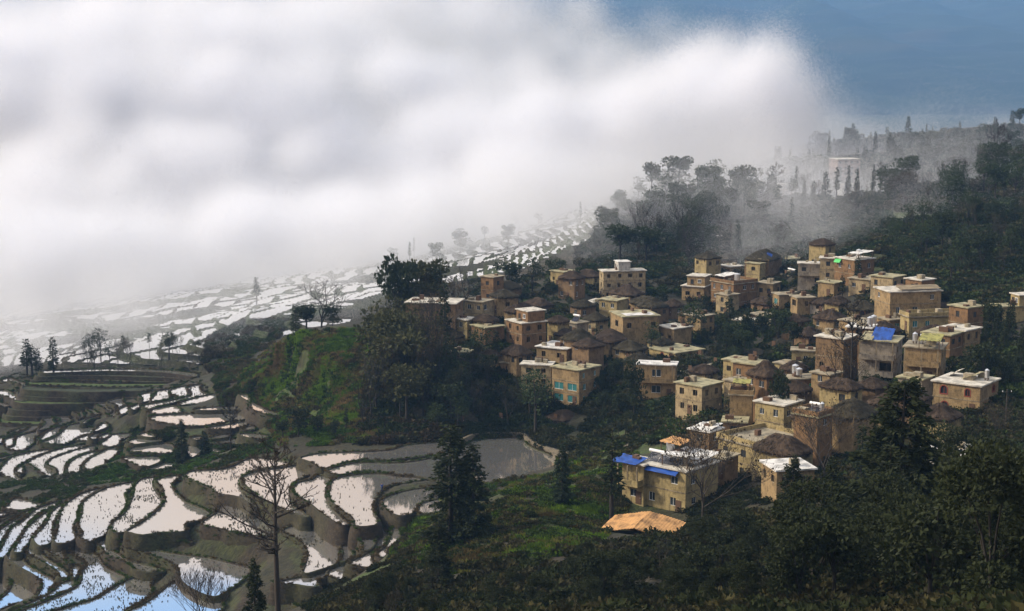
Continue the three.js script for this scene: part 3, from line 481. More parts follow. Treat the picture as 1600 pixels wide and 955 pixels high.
function thatchGeometry(w, d, rise, seed) {
  const R = rng(seed), ox = R() * 50, sag = 0.72 + 0.5 * R(), lean = (R() - 0.5) * 0.5, n = 40, hx = w / 2 + 0.55, hz = d / 2 + 0.55, m = Math.min(hx, hz) * 0.9, pos = [], uv = [], idx = [];
  const prof = [[0.5, -0.32], [0.02, -0.42], [0, -0.05]]; for (let t = 0.12; t <= 1.001; t += 0.11) prof.push([m * (sag * t + (1 - sag) * t * t), rise * t]);
  
  prof.forEach(([s, y], k) => { for (let i = 0; i <= n; i++) { const a = i / n * 2 * Math.PI, ca = Math.cos(a), sa = Math.sin(a), e = Math.pow(Math.pow(Math.abs(ca), 5) + Math.pow(Math.abs(sa), 5), -1 / 5), X = hx - s, Z = hz - s, q = k > 1 ? 0.22 : 0.1, aa = (i % n) / n * 6.2832, j = 1 + q * 0.5 * N3(Math.cos(aa) * 2.2 + ox, y * 1.1, Math.sin(aa) * 2.2) + 0.05 * N3(Math.cos(aa) * 9 + ox, y * 3, Math.sin(aa) * 9); pos.push(X * e * ca * j, y + q * (N3(Math.cos(aa) * 3 + ox, y, Math.sin(aa) * 3) + (k < 3 ? 0.8 * N3(Math.cos(aa) * 11 + ox, 4, Math.sin(aa) * 11) : 0)), Z * e * sa * j); uv.push(i / n * (w + d) / 2.2, y / 3 + k * 0.03); } });
  const apex = pos.length / 3; pos.push(lean * 0.4, rise + 0.05, 0); uv.push(0, 1);
  for (let k = 0; k < prof.length - 1; k++) for (let i = 0; i < n; i++) { const a = k * (n + 1) + i, b = a + n + 1; idx.push(a, b, a + 1, a + 1, b, b + 1); }
  const last = (prof.length - 1) * (n + 1); for (let i = 0; i < n; i++) idx.push(last + i, apex, last + i + 1);
  const g = new THREE.BufferGeometry(); g.setAttribute('position', new THREE.Float32BufferAttribute(pos, 3)); g.setAttribute('uv', new THREE.Float32BufferAttribute(uv, 2)); g.setIndex(idx); g.computeVertexNormals();
  // loose straw: short blades lying down the slope
  const P = g.attributes.position, bp = [], bu = [], total = Math.round((w + d) * 42), base = new THREE.Vector3(), nxt = new THREE.Vector3(), side = new THREE.Vector3();
  for (let i = 0; i < total; i++) { const k = 1 + Math.floor(R() * (prof.length - 2)), c = Math.floor(R() * n), f = R(), lo = k * (n + 1) + c, hi = lo + n + 1; base.fromBufferAttribute(P, lo).lerp(side.fromBufferAttribute(P, lo + 1), f); nxt.fromBufferAttribute(P, hi).lerp(side.fromBufferAttribute(P, hi + 1), f); const dir = base.clone().sub(nxt).normalize(), across = new THREE.Vector3(-dir.z, 0, dir.x).normalize(), m0 = nxt.clone().lerp(base, R()), L = 0.5 + 0.8 * R(), W2 = 0.06 + 0.08 * R(), tip = m0.clone().addScaledVector(dir, L).addScaledVector(across, (R() - 0.5) * 0.3); tip.y += 0.08 + 0.24 * R() - (k < 3 ? 0.4 * R() : 0); for (const q of [m0.clone().addScaledVector(across, W2), m0.clone().addScaledVector(across, -W2), tip]) { bp.push(q.x, q.y + 0.03, q.z); bu.push(R(), R()); } }
  const s2 = new THREE.BufferGeometry(); s2.setAttribute('position', new THREE.Float32BufferAttribute(bp, 3)); s2.setAttribute('uv', new THREE.Float32BufferAttribute(bu, 2)); s2.computeVertexNormals();
  return mergeGeometries([g.toNonIndexed(), s2]);
}
const frameCache = {};
function frameGeometry(w, h) { const k = w.toFixed(1) + h.toFixed(1); return frameCache[k] ??= mergeGeometries([box(w + 0.16, 0.09, 0.14, 0, h / 2, 0), box(w + 0.26, 0.1, 0.2, 0, -h / 2, 0.02), box(0.08, h - 0.1, 0.12, -w / 2, 0, 0), box(0.08, h - 0.1, 0.12, w / 2, 0, 0), box(0.05, h - 0.1, 0.1, 0, 0, 0)]); }
const paneCache = {};
function paneGeometry(w, h) { const k = w.toFixed(1) + h.toFixed(1); return paneCache[k] ??= box(w - 0.06, h - 0.06, 0.06, 0, 0, 0); }
function archGeometry(w, h) { const s = new THREE.Shape(); s.moveTo(-w / 2, -h / 2); s.lineTo(w / 2, -h / 2); s.lineTo(w / 2, h / 2 - w / 2); s.absarc(0, h / 2 - w / 2, w / 2, 0, Math.PI); s.closePath(); return s; }
function addWindow(root, x, y, z, turn, w, h, style, detail) { // set back inside its opening
  const arch = style === 'a', frameMat = style === 'h' ? M.trim : style === 'w' || style === 't' || style === 'n' ? M.white : arch ? M.red : M.wood;
  let g; if (arch) { const s = archGeometry(w + 0.3, h + 0.3); s.holes.push(archGeometry(w, h)); g = mergeGeometries([new THREE.ExtrudeGeometry(s, { depth: 0.34, bevelEnabled: false }).translate(0, 0, -0.12), box(0.07, h, 0.1, 0, 0, 0.02).toNonIndexed()]); } else g = frameGeometry(w, h);
  const o = detail ? mesh('window', g, frameMat, root) : mesh('window', paneGeometry(w, h), M.glass, root);
  o.position.set(x, y, z); o.rotation.y = turn;
  if (detail && style !== 'h') mesh('window_pane', arch ? new THREE.ExtrudeGeometry(archGeometry(w, h), { depth: 0.03, bevelEnabled: false }).translate(0, 0, -0.05) : paneGeometry(w, h), style === 't' ? M.teal : style === 'n' ? M.green : M.glass, o);
  return o;
}
function wallSlab(len, low, high, holes) { // a wall of real thickness with its window openings cut through
  const s = new THREE.Shape([new THREE.Vector2(-len / 2, low), new THREE.Vector2(len / 2, low), new THREE.Vector2(len / 2, high), new THREE.Vector2(-len / 2, high)]);
  for (const [u, y, w, h, arch] of holes) { if (arch) { const p = new THREE.Path(archGeometry(w, h).getPoints(8).map((q) => q.add(new THREE.Vector2(u, y)))); s.holes.push(p); } else s.holes.push(new THREE.Path([new THREE.Vector2(u - w / 2, y - h / 2), new THREE.Vector2(u - w / 2, y + h / 2), new THREE.Vector2(u + w / 2, y + h / 2), new THREE.Vector2(u + w / 2, y - h / 2)])); }
  const g = new THREE.ExtrudeGeometry(s, { depth: 0.3, bevelEnabled: false }), uv = g.attributes.uv; for (let i = 0; i < uv.count; i++) uv.setXY(i, uv.getX(i) / 5 + len, uv.getY(i) / 5); return g;
}
const footprints = [];
let houseSeed = 100; const vary = [1.25, 1.0, 1.4, 1.1, 0.9];
function house([key, cx, roofY, wl, wr, h, D, type, wall, label, opt = {}]) {
  const R = rng(houseSeed++), [qx, qy] = px(key, [cx, roofY]), s = F / D * K[key][2];
  const a = opt.a ? opt.a * Math.PI / 180 : clamp(Math.atan2(wr, wl), 0.2, 1.37); let W = Math.max(wl / s / Math.cos(a), 4), Dp = Math.max(wr / s / Math.sin(a), 4);
  if (type === 't' && !opt.name && vary.length) { const k = vary[houseSeed % vary.length]; if (houseSeed % 2) W *= k; else Dp *= k; }
  const P = at(qx, qy, D), c = new THREE.Vector3(P.x - Math.cos(a) * W / 2 + Math.sin(a) * Dp / 2, 0, P.z - Math.sin(a) * W / 2 - Math.cos(a) * Dp / 2);
  let ground = 1e9; for (const [i, j] of [[-1, -1], [1, -1], [-1, 1], [1, 1], [0, 0]]) ground = Math.min(ground, gridAt(c.x + i * W * 0.45, c.z + j * Dp * 0.45));
  const H = P.y - ground, vis = Math.min(h / s, H), floors = Math.max(1, Math.round(vis / 3.1)), fh = vis / floors;
  const t = thing(opt.name || 'village_house', label, opt.category || 'house', opt.group || 'houses of the hillside village');
  t.position.set(c.x, ground, c.z); t.rotation.y = -a;
  footprints.push([c.x, c.z, Math.hypot(W, Dp) / 2]);
  const far = D > 550;
  const faces = [[W, 0, Dp / 2, 0, 1, 0], [Dp, W / 2, 0, Math.PI / 2, 0, 1]], style = opt.win ?? (R() < 0.4 ? 'w' : R() < 0.5 ? 'h' : 'd'), cut = [[], []];
  faces.forEach(([len, fx, fz, turn], f0) => {
    const n = Math.max(1, Math.round(len / (opt.bay || 3.3)));
    for (let f = 0; f < floors; f++) for (let i = 0; i < n; i++) {
      if (R() < (opt.skip ?? 0.25)) continue;
      const big = opt.big && turn === 0, u = ((i + 0.5) / n - 0.5) * len + (R() - 0.5) * (big ? 0.1 : 0.4), y = H - (f + 0.48 + 0.04 * (R() - 0.5)) * fh, w = big ? Math.min(2.6, len / n - 0.8) : 0.85 + 0.45 * R(), hh = Math.min(big ? 1.6 : 1.05 + 0.35 * R(), fh * 0.62);
      if (y < 1.0 || w < 0.5 || Math.abs(u) + w / 2 > len / 2 - 0.45) continue;
      cut[f0].push([u, y, w, hh, style === 'a']);
      addWindow(t, turn ? fx - 0.16 : u, y, turn ? -u : fz - 0.16, turn, w, hh, far ? 'd' : style, !far);
    }
  });
  if (far) mesh('wall', box(W - 0.36, H + 1.5, Dp - 0.36, 0, H / 2 - 0.75, 0), wallMats[wall], t);
  else mesh('wall', mergeGeometries([wallSlab(W, -1.5, H, cut[0]).translate(0, 0, Dp / 2 - 0.3), wallSlab(Dp - 0.6, -1.5, H, cut[1]).rotateY(Math.PI / 2).translate(W / 2 - 0.3, 0, 0), box(W, H + 1.5, 0.3, 0, H / 2 - 0.75, -Dp / 2 + 0.15).toNonIndexed(), box(0.3, H + 1.5, Dp - 0.6, -W / 2 + 0.15, H / 2 - 0.75, 0).toNonIndexed()]), wallMats[wall], t);
  if (type === 't') { const rise = opt.rise || clamp(Math.min(W, Dp) * (0.27 + 0.12 * R()), 1.2, 2.5); const o = mesh('thatch_roof', thatchGeometry(W, Dp, rise, houseSeed), R() < 0.35 ? M.thatchMoss : M.thatch, t); o.position.y = H; }
  else {
    const m = opt.roof ? M[opt.roof] : R() < 0.45 ? M.slab : R() < 0.6 ? M.slabDark : M.slabMoss;
    mesh('roof_slab', box(W + 0.7, 0.24, Dp + 0.7, 0, H + 0.12, 0, 7), m, t);
    if (opt.parapet) mesh('parapet', mergeGeometries([box(W + 0.5, 0.75, 0.2, 0, H + 0.615, Dp / 2 + 0.1), box(W + 0.5, 0.75, 0.2, 0, H + 0.615, -Dp / 2 - 0.1), box(0.2, 0.75, Dp, -W / 2 - 0.15, H + 0.615, 0), box(0.2, 0.75, Dp, W / 2 + 0.15, H + 0.615, 0)]), wallMats[wall], t);
    for (let f = 1; f < floors; f++) mesh('floor_band', box(W + 0.12, 0.16, Dp + 0.12, 0, H - f * fh, 0), M.trim, t);
    if (!far) for (let i = 0, n = opt.clutter ?? 2; i < n; i++) { const w = 0.5 + R() * 1.4, d = 0.4 + R(), hh = 0.3 + R() * 0.9; mesh('roof_clutter', box(w, hh, d, (R() - 0.5) * (W - 2), H + 0.24 + hh / 2, (R() - 0.5) * (Dp - 2)), R() < 0.5 ? M.wood : M.slabDark, t); }
  }
  if (opt.room) { const [u, v, w, d, hh] = opt.room; const rm = mesh('roof_room', box(W * w, hh, Dp * d, W * u, H + 0.24 + hh / 2, Dp * v), wallMats[opt.roomWall || wall], t); mesh('roof_slab', box(W * w + 0.6, 0.2, Dp * d + 0.6, W * u, H + 0.34 + hh, Dp * v), opt.roomRoof ? M[opt.roomRoof] : M.slab, rm); addWindow(t, W * (u + w * 0.2), H + hh * 0.6, Dp * (v + d / 2) + 0.01, 0, 0.9, 1.0, 'w', true); addWindow(t, W * (u - w * 0.22), H + hh * 0.5, Dp * (v + d / 2) + 0.01, 0, 0.9, 1.4, 'd', true); }
  if (!far && floors >= 1 && H - floors * fh < 2) { const o = mesh('door', box(1.0, 2.0, 0.1, 0, 0, 0), M.wood, t); o.position.set(W * (R() - 0.5) * 0.5, Math.max(1, H - floors * fh + 1.05), Dp / 2 + 0.04); if (cut[0].some(([u, y, w, hh]) => Math.abs(u - o.position.x) < w / 2 + 0.7 && Math.abs(y - o.position.y) < hh / 2 + 1.1)) o.position.x = W / 2 - 0.9 - (W > 6 ? 0.4 : 0); mesh('door_handle', box(0.06, 0.16, 0.08, 0.38, 0, 0.07), M.steel, o); }
  if (opt.balcony) for (const f of opt.balcony) {
    const y = H - f * fh, len = W * 0.96;
    const b = mesh('balcony', mergeGeometries([box(len, 0.18, 1.5, 0, y, Dp / 2 + 0.83), box(len, 0.85, 0.12, 0, y + 0.515, Dp / 2 + 1.5), box(0.12, 0.85, 1.3, -len / 2 + 0.06, y + 0.515, Dp / 2 + 0.75), box(0.12, 0.85, 1.3, len / 2 - 0.06, y + 0.515, Dp / 2 + 0.75)]), wallMats[wall], t);
    for (const q of [-0.48, 0, 0.46]) mesh('balcony_post', box(0.2, fh - 0.9, 0.2, len * q, y + 0.95 + (fh - 0.9) / 2, Dp / 2 + 1.5), M.trim, b);
  }
  (opt.tanks || []).forEach(([u, v, r = 0.6, hh = 1.6]) => { const o = mesh('water_tank', mergeGeometries([new THREE.CylinderGeometry(r, r, hh, 14), new THREE.ConeGeometry(r, 0.3, 14).translate(0, hh / 2 + 0.15, 0)]), M.steel, t); o.position.set(W * u, H + 0.24 + 0.5 + hh / 2, Dp * v); mesh('tank_stand', mergeGeometries([[-1, -1], [1, -1], [-1, 1], [1, 1]].map(([i, j]) => box(0.1, 0.55, 0.1, i * r * 0.6, -hh / 2 - 0.26, j * r * 0.6))), M.wood, o); });
  (opt.solar || []).forEach(([u, v]) => { const o = mesh('solar_heater', new THREE.CylinderGeometry(0.26, 0.26, 2.2, 12).rotateZ(Math.PI / 2), M.white, t); o.position.set(W * u, H + 1.75, Dp * v); const tb = []; for (let i = 0; i < 12; i++) tb.push(box(0.08, 0.06, 1.9, -0.95 + i * 0.172, -0.45, 0.75).rotateX(0.0)); const p = mesh('collector_tubes', mergeGeometries(tb), M.tube, o); p.rotation.x = 0.7; mesh('stand', mergeGeometries([box(0.08, 1.6, 0.08, -0.9, -0.72, -0.1), box(0.08, 1.6, 0.08, 0.9, -0.72, -0.1), box(1.84, 0.08, 0.08, 0, -0.5, -0.1)]), M.steel, o); });
  (opt.sheets || []).forEach(([mat, u, v, y, w, d, rx = 0, rz = 0, name = 'sheet_roof']) => { // corrugated or tarpaulin sheets, positions as shares of the house
    const n = Math.max(6, Math.round(W * w / 0.35)), g = new THREE.BoxGeometry(W * w, 0.06, Dp * d, n, 1, 6), p = g.attributes.position; for (let i = 0; i < p.count; i++) p.setY(i, p.getY(i) + 0.05 * Math.sin(p.getX(i) * 9) + 0.14 * N3(p.getX(i) * 0.9, u * 9, p.getZ(i) * 0.9)); g.computeVertexNormals();
    const o = mesh(name, g, M[mat], t); o.position.set(W * u, H + y, Dp * v); o.rotation.set(rx, 0, rz);
    if (y > 1.2) mesh('sheet_post', mergeGeometries([[-1, -1], [1, -1], [-1, 1], [1, 1]].map(([i, j]) => box(0.12, y, 0.12, i * W * w * 0.45, -y / 2, j * Dp * d * 0.45))), M.wood, t).position.set(W * u, H + y - 0.1, Dp * v);
  });
  return t;
}
const HOUSES = [
  // left flank of the village
  ['K4', 1150, 400, 250, 35, 130, 388, 'f', 'b', 'long brown flat-roofed building behind the bare trees at the left edge of the village', { roof: 'slab', skip: 0.6, clutter: 4, win: 'h' }],
  ['K5', 95, 385, 55, 40, 100, 388, 'f', 'y', 'small flat-roofed house with stained yellowish wall right of the bare trees', { roof: 'slab', skip: 0.6 }],
  ['K5', 165, 318, 50, 45, 60, 412, 'f', 'o', 'little ochre flat-roofed house below the two-storey house with straw cap', { roof: 'slab', skip: 0.3 }],
  ['K5', 245, 268, 38, 115, 85, 408, 't', 'o', 'two-storey ochre house with straw cap and large square windows at the village left', { win: 'h', bay: 4.5, skip: 0.1 }],
  ['K5', 195, 388, 55, 50, 60, 386, 't', 'y', 'low straw-roofed house in front of the little ochre flat-roofed house', { skip: 0.7 }],
  ['K5', 335, 342, 55, 60, 60, 398, 't', 'o', 'straw-roofed house just behind the brown three-storey house with stepped roof', { skip: 0.5 }],
  ['K5', 460, 312, 60, 65, 40, 424, 't', 'b', 'wide dark straw-roofed house at the back beneath the broadleaf trees', { skip: 0.5 }],
  ['K5', 368, 402, 78, 122, 110, 380, 'f', 'r', 'brown three-storey corner house with stepped roof and rows of dark window openings', { win: 'h', bay: 3.6, skip: 0, roof: 'slab', room: [0.12, -0.1, 0.72, 0.7, 2.5], clutter: 1 }],
  ['K5', 545, 392, 55, 60, 115, 388, 't', 'y', 'tall plain yellow-walled house with big straw roof right of the stepped brown house', { skip: 0.9 }],
  ['K5', 640, 402, 36, 40, 60, 394, 'f', 'g', 'small grey flat-roofed house with solar heater between two straw roofs', { roof: 'slabDark', solar: [[0, 0]] }],
  ['K5', 735, 384, 60, 65, 80, 400, 't', 'p', 'straw-roofed house with dull pale wall right of the solar heater house', { skip: 0.6 }],
  ['K6', 75, 402, 50, 185, 90, 388, 'f', 'o', 'two-storey ochre flat-roofed house with corner loggia in the village middle', { roof: 'slabMoss', big: true, win: 'h', sheets: [['sheet', 0.25, 0, 0.35, 0.45, 0.8]] }],
  ['P', 943, 425, 5, 67, 44, 455, 'f', 'p', 'pale three-storey block with white stair hut standing highest at the back of the village', { roof: 'slab', win: 'h', skip: 0.15, room: [0, 0, 0.9, 0.28, 2.4], roomWall: 'w', roomRoof: 'sheet' }],
  ['K5', 800, 304, 115, 60, 60, 442, 'f', 'o', 'low ochre house with teal windows below the pale three-storey block', { win: 't', skip: 0.1, roof: 'slab', big: true }],
  ['K6', 110, 290, 80, 80, 40, 448, 't', 'b', 'straw-roofed house in front of the pale three-storey block', { skip: 0.5 }],
  ['K6', 85, 350, 70, 65, 36, 428, 't', 'o', 'straw-roofed house just above the ochre corner-loggia house', { skip: 0.5 }],
  ['K6', 210, 336, 70, 70, 44, 424, 't', 'o', 'straw-roofed house with leafy bush before it, left of the four-storey house', { skip: 0.5 }],
  ['K6', 320, 346, 46, 60, 50, 428, 't', 'b', 'small straw-roofed house tucked beneath the four-storey house', { skip: 0.6 }],
  ['K6', 430, 392, 80, 90, 50, 412, 't', 'b', 'big dark straw roof in front of the four-storey house', { skip: 0.7 }],
  ['K6', 478, 252, 105, 50, 130, 452, 'f', 'o', 'ochre four-storey house with open top floor above the village middle', { roof: 'slab', win: 'h', skip: 0.25, room: [0.1, 0, 0.8, 0.8, 2.7], bay: 4 }],
  ['K6', 625, 238, 95, 130, 200, 438, 'p', 'r', 'tall brown house with white washing line shed on its roof left of the straw-capped tower', { parapet: true, win: 'w', skip: 0.45, tanks: [[0.25, 0.1, 0.85, 1.7]], sheets: [['sheet', -0.25, 0.1, 1.9, 0.5, 0.6, 0.1]] }],
  ['K6', 800, 116, 110, 65, 130, 458, 't', 'b', 'tall square tower house capped with straw and a blue tarpaulin corner', { skip: 0.75, bay: 4, sheets: [['blue', 0.36, 0.3, 0.35, 0.22, 0.35, 0.7, -0.5, 'tarpaulin']] }],
  ['K6', 600, 112, 50, 50, 40, 482, 't', 'b', 'straw-roofed house farthest left behind the straw-capped tower', { skip: 0.6 }],
  ['K6', 610, 152, 50, 75, 50, 472, 'f', 'o', 'low ochre house with white roof edge left of the straw-capped tower', { roof: 'slab' }],
  ['K6', 905, 112, 35, 80, 60, 476, 'f', 'y', 'small yellow house with green-tinted windows right of the straw-capped tower', { win: 't' }],
  ['K6', 900, 197, 25, 62, 60, 455, 'f', 'y', 'low yellow house with solar heater below and right of the straw-capped tower', { solar: [[-0.1, 0], [0.3, 0]], roof: 'slabDark' }],
  ['K6', 852, 292, 18, 150, 125, 420, 'f', 'o', 'two-storey ochre house with glazed loggias below the straw-capped tower', { roof: 'slabDark', win: 't', big: true, skip: 0.2 }],
  ['K6', 830, 447, 60, 125, 60, 405, 'f', 'p', 'low pale wall house with rubble on its roof in the village centre', { roof: 'slabMoss', skip: 0.8, clutter: 6 }],
  ['K6', 860, 562, 90, 90, 60, 372, 't', 'b', 'broad straw-roofed house with creepers left of the yellow house with white windows', { skip: 0.5 }],
  // middle terrace
  ['K5', 640, 482, 80, 80, 40, 372, 't', 'b', 'dark low straw roof behind the pale house with roof tanks', { skip: 0.8 }],
  ['K5', 700, 516, 80, 80, 30, 364, 't', 'b', 'dark low straw roof just right of the pale house roof tanks', { skip: 0.8 }],
  ['K5', 800, 492, 70, 70, 40, 376, 't', 'o', 'mossy straw-roofed house left of the arched-window house', { skip: 0.6 }],
  ['K6', 120, 566, 85, 85, 44, 372, 't', 'o', 'wide straw-roofed house with solar heater in front, left of the arched-window house', { skip: 0.4 }],
  ['K6', 335, 582, 116, 155, 80, 372, 'f', 'y', 'yellow house with arched windows and flat mossy roof', { win: 'a', roof: 'slabMoss', skip: 0.3 }],
  ['K6', 262, 532, 42, 60, 100, 380, 't', 'y', 'narrow yellow turret with straw cap behind the arched-window house', { skip: 0.6 }],
  ['K6', 395, 556, 60, 60, 30, 392, 't', 'b', 'straw roof just behind the arched-window house', { skip: 0.8 }],
  ['K6', 335, 642, 185, 14, 165, 345, 'f', 'o', 'two-storey house with white roof slab and railed balcony above the small green meadow', { roof: 'sheet', win: 'w', balcony: [1], skip: 0.15, big: true, clutter: 1 }],
  ['K6', 490, 652, 60, 60, 40, 372, 't', 'y', 'small straw-roofed house right of the arched-window house', { skip: 0.4 }],
  ['K6', 470, 694, 110, 110, 60, 356, 'f', 'b', 'dark low flat roof right of the railed balcony house', { roof: 'slabDark', skip: 0.7 }],
  ['K6', 620, 722, 55, 52, 50, 346, 't', 'y', 'little straw-roofed house left of the brown tower with creeper', { skip: 0.3 }],
  ['K6', 510, 762, 50, 95, 90, 335, 'f', 'y', 'low yellow shed-like house with grey roof left of the brown tower', { roof: 'slabDark', skip: 0.7 }],
  ['K6', 700, 692, 60, 60, 40, 352, 't', 'b', 'straw roof directly behind the brown tower with creeper', { skip: 0.8 }],
  ['K5', 340, 556, 70, 80, 60, 366, 't', 'o', 'long straw-roofed house left behind the pale house', { skip: 0.6 }],
  ['K5', 215, 562, 60, 60, 70, 368, 't', 'o', 'straw-roofed house half hidden by shrubs left of the pale house', { skip: 0.5 }],
  ['K5', 100, 546, 90, 26, 70, 372, 'f', 'y', 'plain yellow mud wall house at the far left of the middle row', { skip: 0.95, roof: 'slabMoss' }],
  ['K5', 512, 610, 148, 10, 175, 360, 'f', 'p', 'pale cream three-storey house joined to the tan house with glazed balconies', { win: 'h', skip: 0.1, bay: 4.2, roof: 'slab', clutter: 4 }],
  ['K5', 652, 636, 132, 110, 180, 354, 'f', 'o', 'tan three-storey house with glazed teal balconies facing the pond', { win: 't', big: true, skip: 0.1, bay: 5, roof: 'slabMoss', clutter: 6 }],
  ['K5', 590, 530, 148, 85, 70, 372, 'f', 'o', 'set-back top house with white roof and two water tanks behind the pale cream house', { win: 'h', roof: 'sheet', skip: 0.2, tanks: [[0.25, 0.1, 0.7, 1.1], [0.42, 0.1, 0.7, 0.9]] }],
  ['K5', 342, 600, 78, 25, 110, 368, 'f', 'b', 'brown flat-roofed annex at the left end of the pale cream house', { roof: 'slabDark', skip: 0.5, solar: [[0.2, 0]] }],
  ['K5', 570, 882, 80, 75, 90, 351, 't', 'o', 'lowest straw-roofed ochre house beside the pond embankment', { skip: 0.6 }],
  ['K5', 118, 942, 50, 50, 40, 350, 't', 'o', 'left one of the two tiny straw huts on the pond bank', { name: 'straw_hut', category: 'hut', skip: 0.9, group: 'huts by the pond' }],
  ['K5', 295, 950, 42, 42, 40, 352, 't', 'o', 'right one of the two tiny straw huts on the pond bank', { name: 'straw_hut', category: 'hut', skip: 0.9, group: 'huts by the pond' }],
  // brown tower
  ['K6', 790, 696, 75, 100, 265, 292, 't', 'r', 'brown four-storey tower house with straw cap and dark creeper on its wall', { win: 'w', skip: 0.3, rise: 2.4 }],
  ['K6', 718, 792, 108, 12, 120, 290, 'f', 'o', 'stepped ochre wing with yellow awning on the left of the brown tower', { win: 'w', skip: 0.2, roof: 'slabDark', sheets: [['awning', 0, 0, 2.3, 0.8, 0.8, 0.05]], parapet: true }],
  ['P', 1231, 594, 5, 52, 90, 300, 'f', 'r', 'brown right wing with green windows and two steel tanks beside the tower', { win: 'n', skip: 0.15, roof: 'slabDark', tanks: [[-0.2, 0.1, 0.65, 1.5], [0.3, 0.1, 0.6, 1.2]] }],
  // right half
  ['K7', 150, 137, 122, 10, 110, 428, 'f', 'g', 'grey two-storey house with wide balcony below the hillside wood', { win: 'd', balcony: [1], roof: 'slab', skip: 0.2 }],
  ['K7', 208, 110, 54, 14, 110, 422, 'f', 'p', 'narrow pale stair block between the grey house and the brown house with green panel', { skip: 0.1, roof: 'slab' }],
  ['K7', 305, 118, 76, 115, 150, 414, 'f', 'r', 'brown house with green roof panel and steel tank below the hillside wood', { roof: 'slab', tanks: [[0.2, 0, 0.7, 1.6]], sheets: [['greenSheet', -0.3, 0.55, -0.5, 0.3, 0.2, 0.9], ['sheet', 0.3, 0, 1.9, 0.5, 0.8, 0.08]], skip: 0.5 }],
  ['K7', 50, 300, 60, 60, 40, 408, 't', 'b', 'straw roof left of the yellow arched-window cottage, upper one', { skip: 0.7 }],
  ['K7', 20, 307, 18, 90, 60, 400, 'f', 'o', 'low ochre house under the upper straw roof beside the grey house', { roof: 'slabDark', win: 'h', big: true }],
  ['K7', 150, 332, 50, 50, 40, 398, 't', 'g', 'straw roof with pale gable left of the yellow arched-window cottage', { skip: 0.6 }],
  ['K7', 225, 332, 50, 45, 80, 392, 't', 'y', 'narrow yellow straw-roofed house touching the arched-window cottage', { skip: 0.9 }],
  ['K7', 410, 362, 124, 22, 85, 382, 't', 'y', 'yellow straw-roofed cottage with two red arched windows', { win: 'a', bay: 6, skip: 0 }],
  ['K7', 482, 278, 36, 268, 120, 352, 'f', 'o', 'large ochre block with sloping roof hut and white windows near the right slope', { win: 'w', skip: 0.45, bay: 4.4, roof: 'slab', clutter: 3, sheets: [['trim', 0.33, -0.1, 0.9, 0.34, 0.8, 0, -0.22]] }],
  ['K7', 576, 402, 20, 335, 70, 342, 'f', 'y', 'long low yellow house with teal windows in front of the large ochre block', { win: 't', skip: 0.25, roof: 'slabDark', clutter: 5, parapet: true }],
  ['K7', 760, 372, 78, 80, 40, 358, 't', 'y', 'straw roof rising behind the long low yellow house', { skip: 0.8 }],
  ['K7', 890, 362, 70, 70, 60, 366, 't', 'b', 'rightmost dark straw roof behind the long low yellow house', { skip: 0.8 }],
  ['K7', 715, 488, 90, 90, 40, 328, 't', 'b', 'dark straw roof right behind the blue tarpaulin', { skip: 0.8 }],
  ['K7', 1032, 352, 12, 170, 80, 335, 'f', 'y', 'pale yellow house with mossy roof cut by the right frame edge', { roof: 'slabMoss', room: [0.1, -0.25, 0.9, 0.4, 2.2], win: 'd' }],
  ['K7', 250, 512, 120, 96, 190, 300, 'f', 'b', 'weathered brown four-storey house left of the blue tarpaulin', { win: 'h', skip: 0.35, roof: 'slab', clutter: 7 }],
  ['K7', 385, 458, 108, 50, 50, 314, 'f', 'r', 'reddish roof house with white slab behind the weathered brown house', { roof: 'sheet', win: 'h', tanks: [[0.42, 0.35, 0.6, 1.4], [0.5, 0, 0.6, 1.5]] }],
  ['K7', 512, 528, 166, 72, 170, 296, 'f', 'g', 'grey-brown house with open balconies under the bright blue tarpaulin', { win: 'h', balcony: [1, 2], big: true, skip: 0.1, roof: 'slabMoss', sheets: [['blue', 0.05, 0.1, 0.9, 0.55, 0.9, 0.3, -0.06, 'tarpaulin'], ['slabMoss', -0.32, 0.2, 0.7, 0.35, 0.9, 0.1]] }],
  ['K7', 736, 562, 166, 70, 170, 288, 'f', 'o', 'ochre house with three tiers of balconies and yellow-green awning right of the blue tarpaulin', { win: 'h', balcony: [1, 2], big: true, skip: 0.1, roof: 'slabDark', solar: [[0.2, -0.1], [0, -0.1]], tanks: [[-0.3, 0, 0.45, 1.4]], sheets: [['awning', 0.2, 0.4, 2.1, 0.6, 0.8, 0.1]] }],
  ['K7', 200, 412, 85, 92, 60, 368, 't', 'o', 'large straw roof with bushes left of the reddish white-slab house', { skip: 0.6 }],
  ['K7', 30, 422, 60, 60, 50, 378, 't', 'b', 'straw roof above the yellow house with white windows', { skip: 0.6 }],
  ['K7', 122, 572, 126, 10, 75, 348, 'f', 'y', 'yellow house with white-framed windows left of the weathered brown house', { win: 'w', skip: 0.05, roof: 'slabDark', bay: 4 }],
  ['K7', 870, 492, 36, 42, 50, 318, 'p', 'k', 'small roofless pink-grey enclosure on the slope near the dark conifers', { parapet: true, skip: 0.9, clutter: 0 }],
  ['K7', 930, 748, 195, 150, 150, 266, 'f', 'o', 'ochre house with red arched windows and slanting roof hatches at the right', { win: 'a', skip: 0.35, roof: 'slab', bay: 5.2, tanks: [[0.4, -0.1, 0.4, 1.3]], sheets: [['slabMoss', 0.1, -0.1, 0.9, 0.3, 0.5, 0, 0.35], ['slab', -0.3, -0.2, 0.9, 0.28, 0.3, 0, 0.5]] }],
  ['K7', 760, 908, 122, 110, 80, 246, 't', 'y', 'big straw-roofed house in front of the red-arched house at the right', { skip: 0.8 }],
  ['K7', 300, 902, 130, 130, 70, 256, 't', 'o', 'big straw-roofed house left of the tall dark conifer', { skip: 0.7 }],
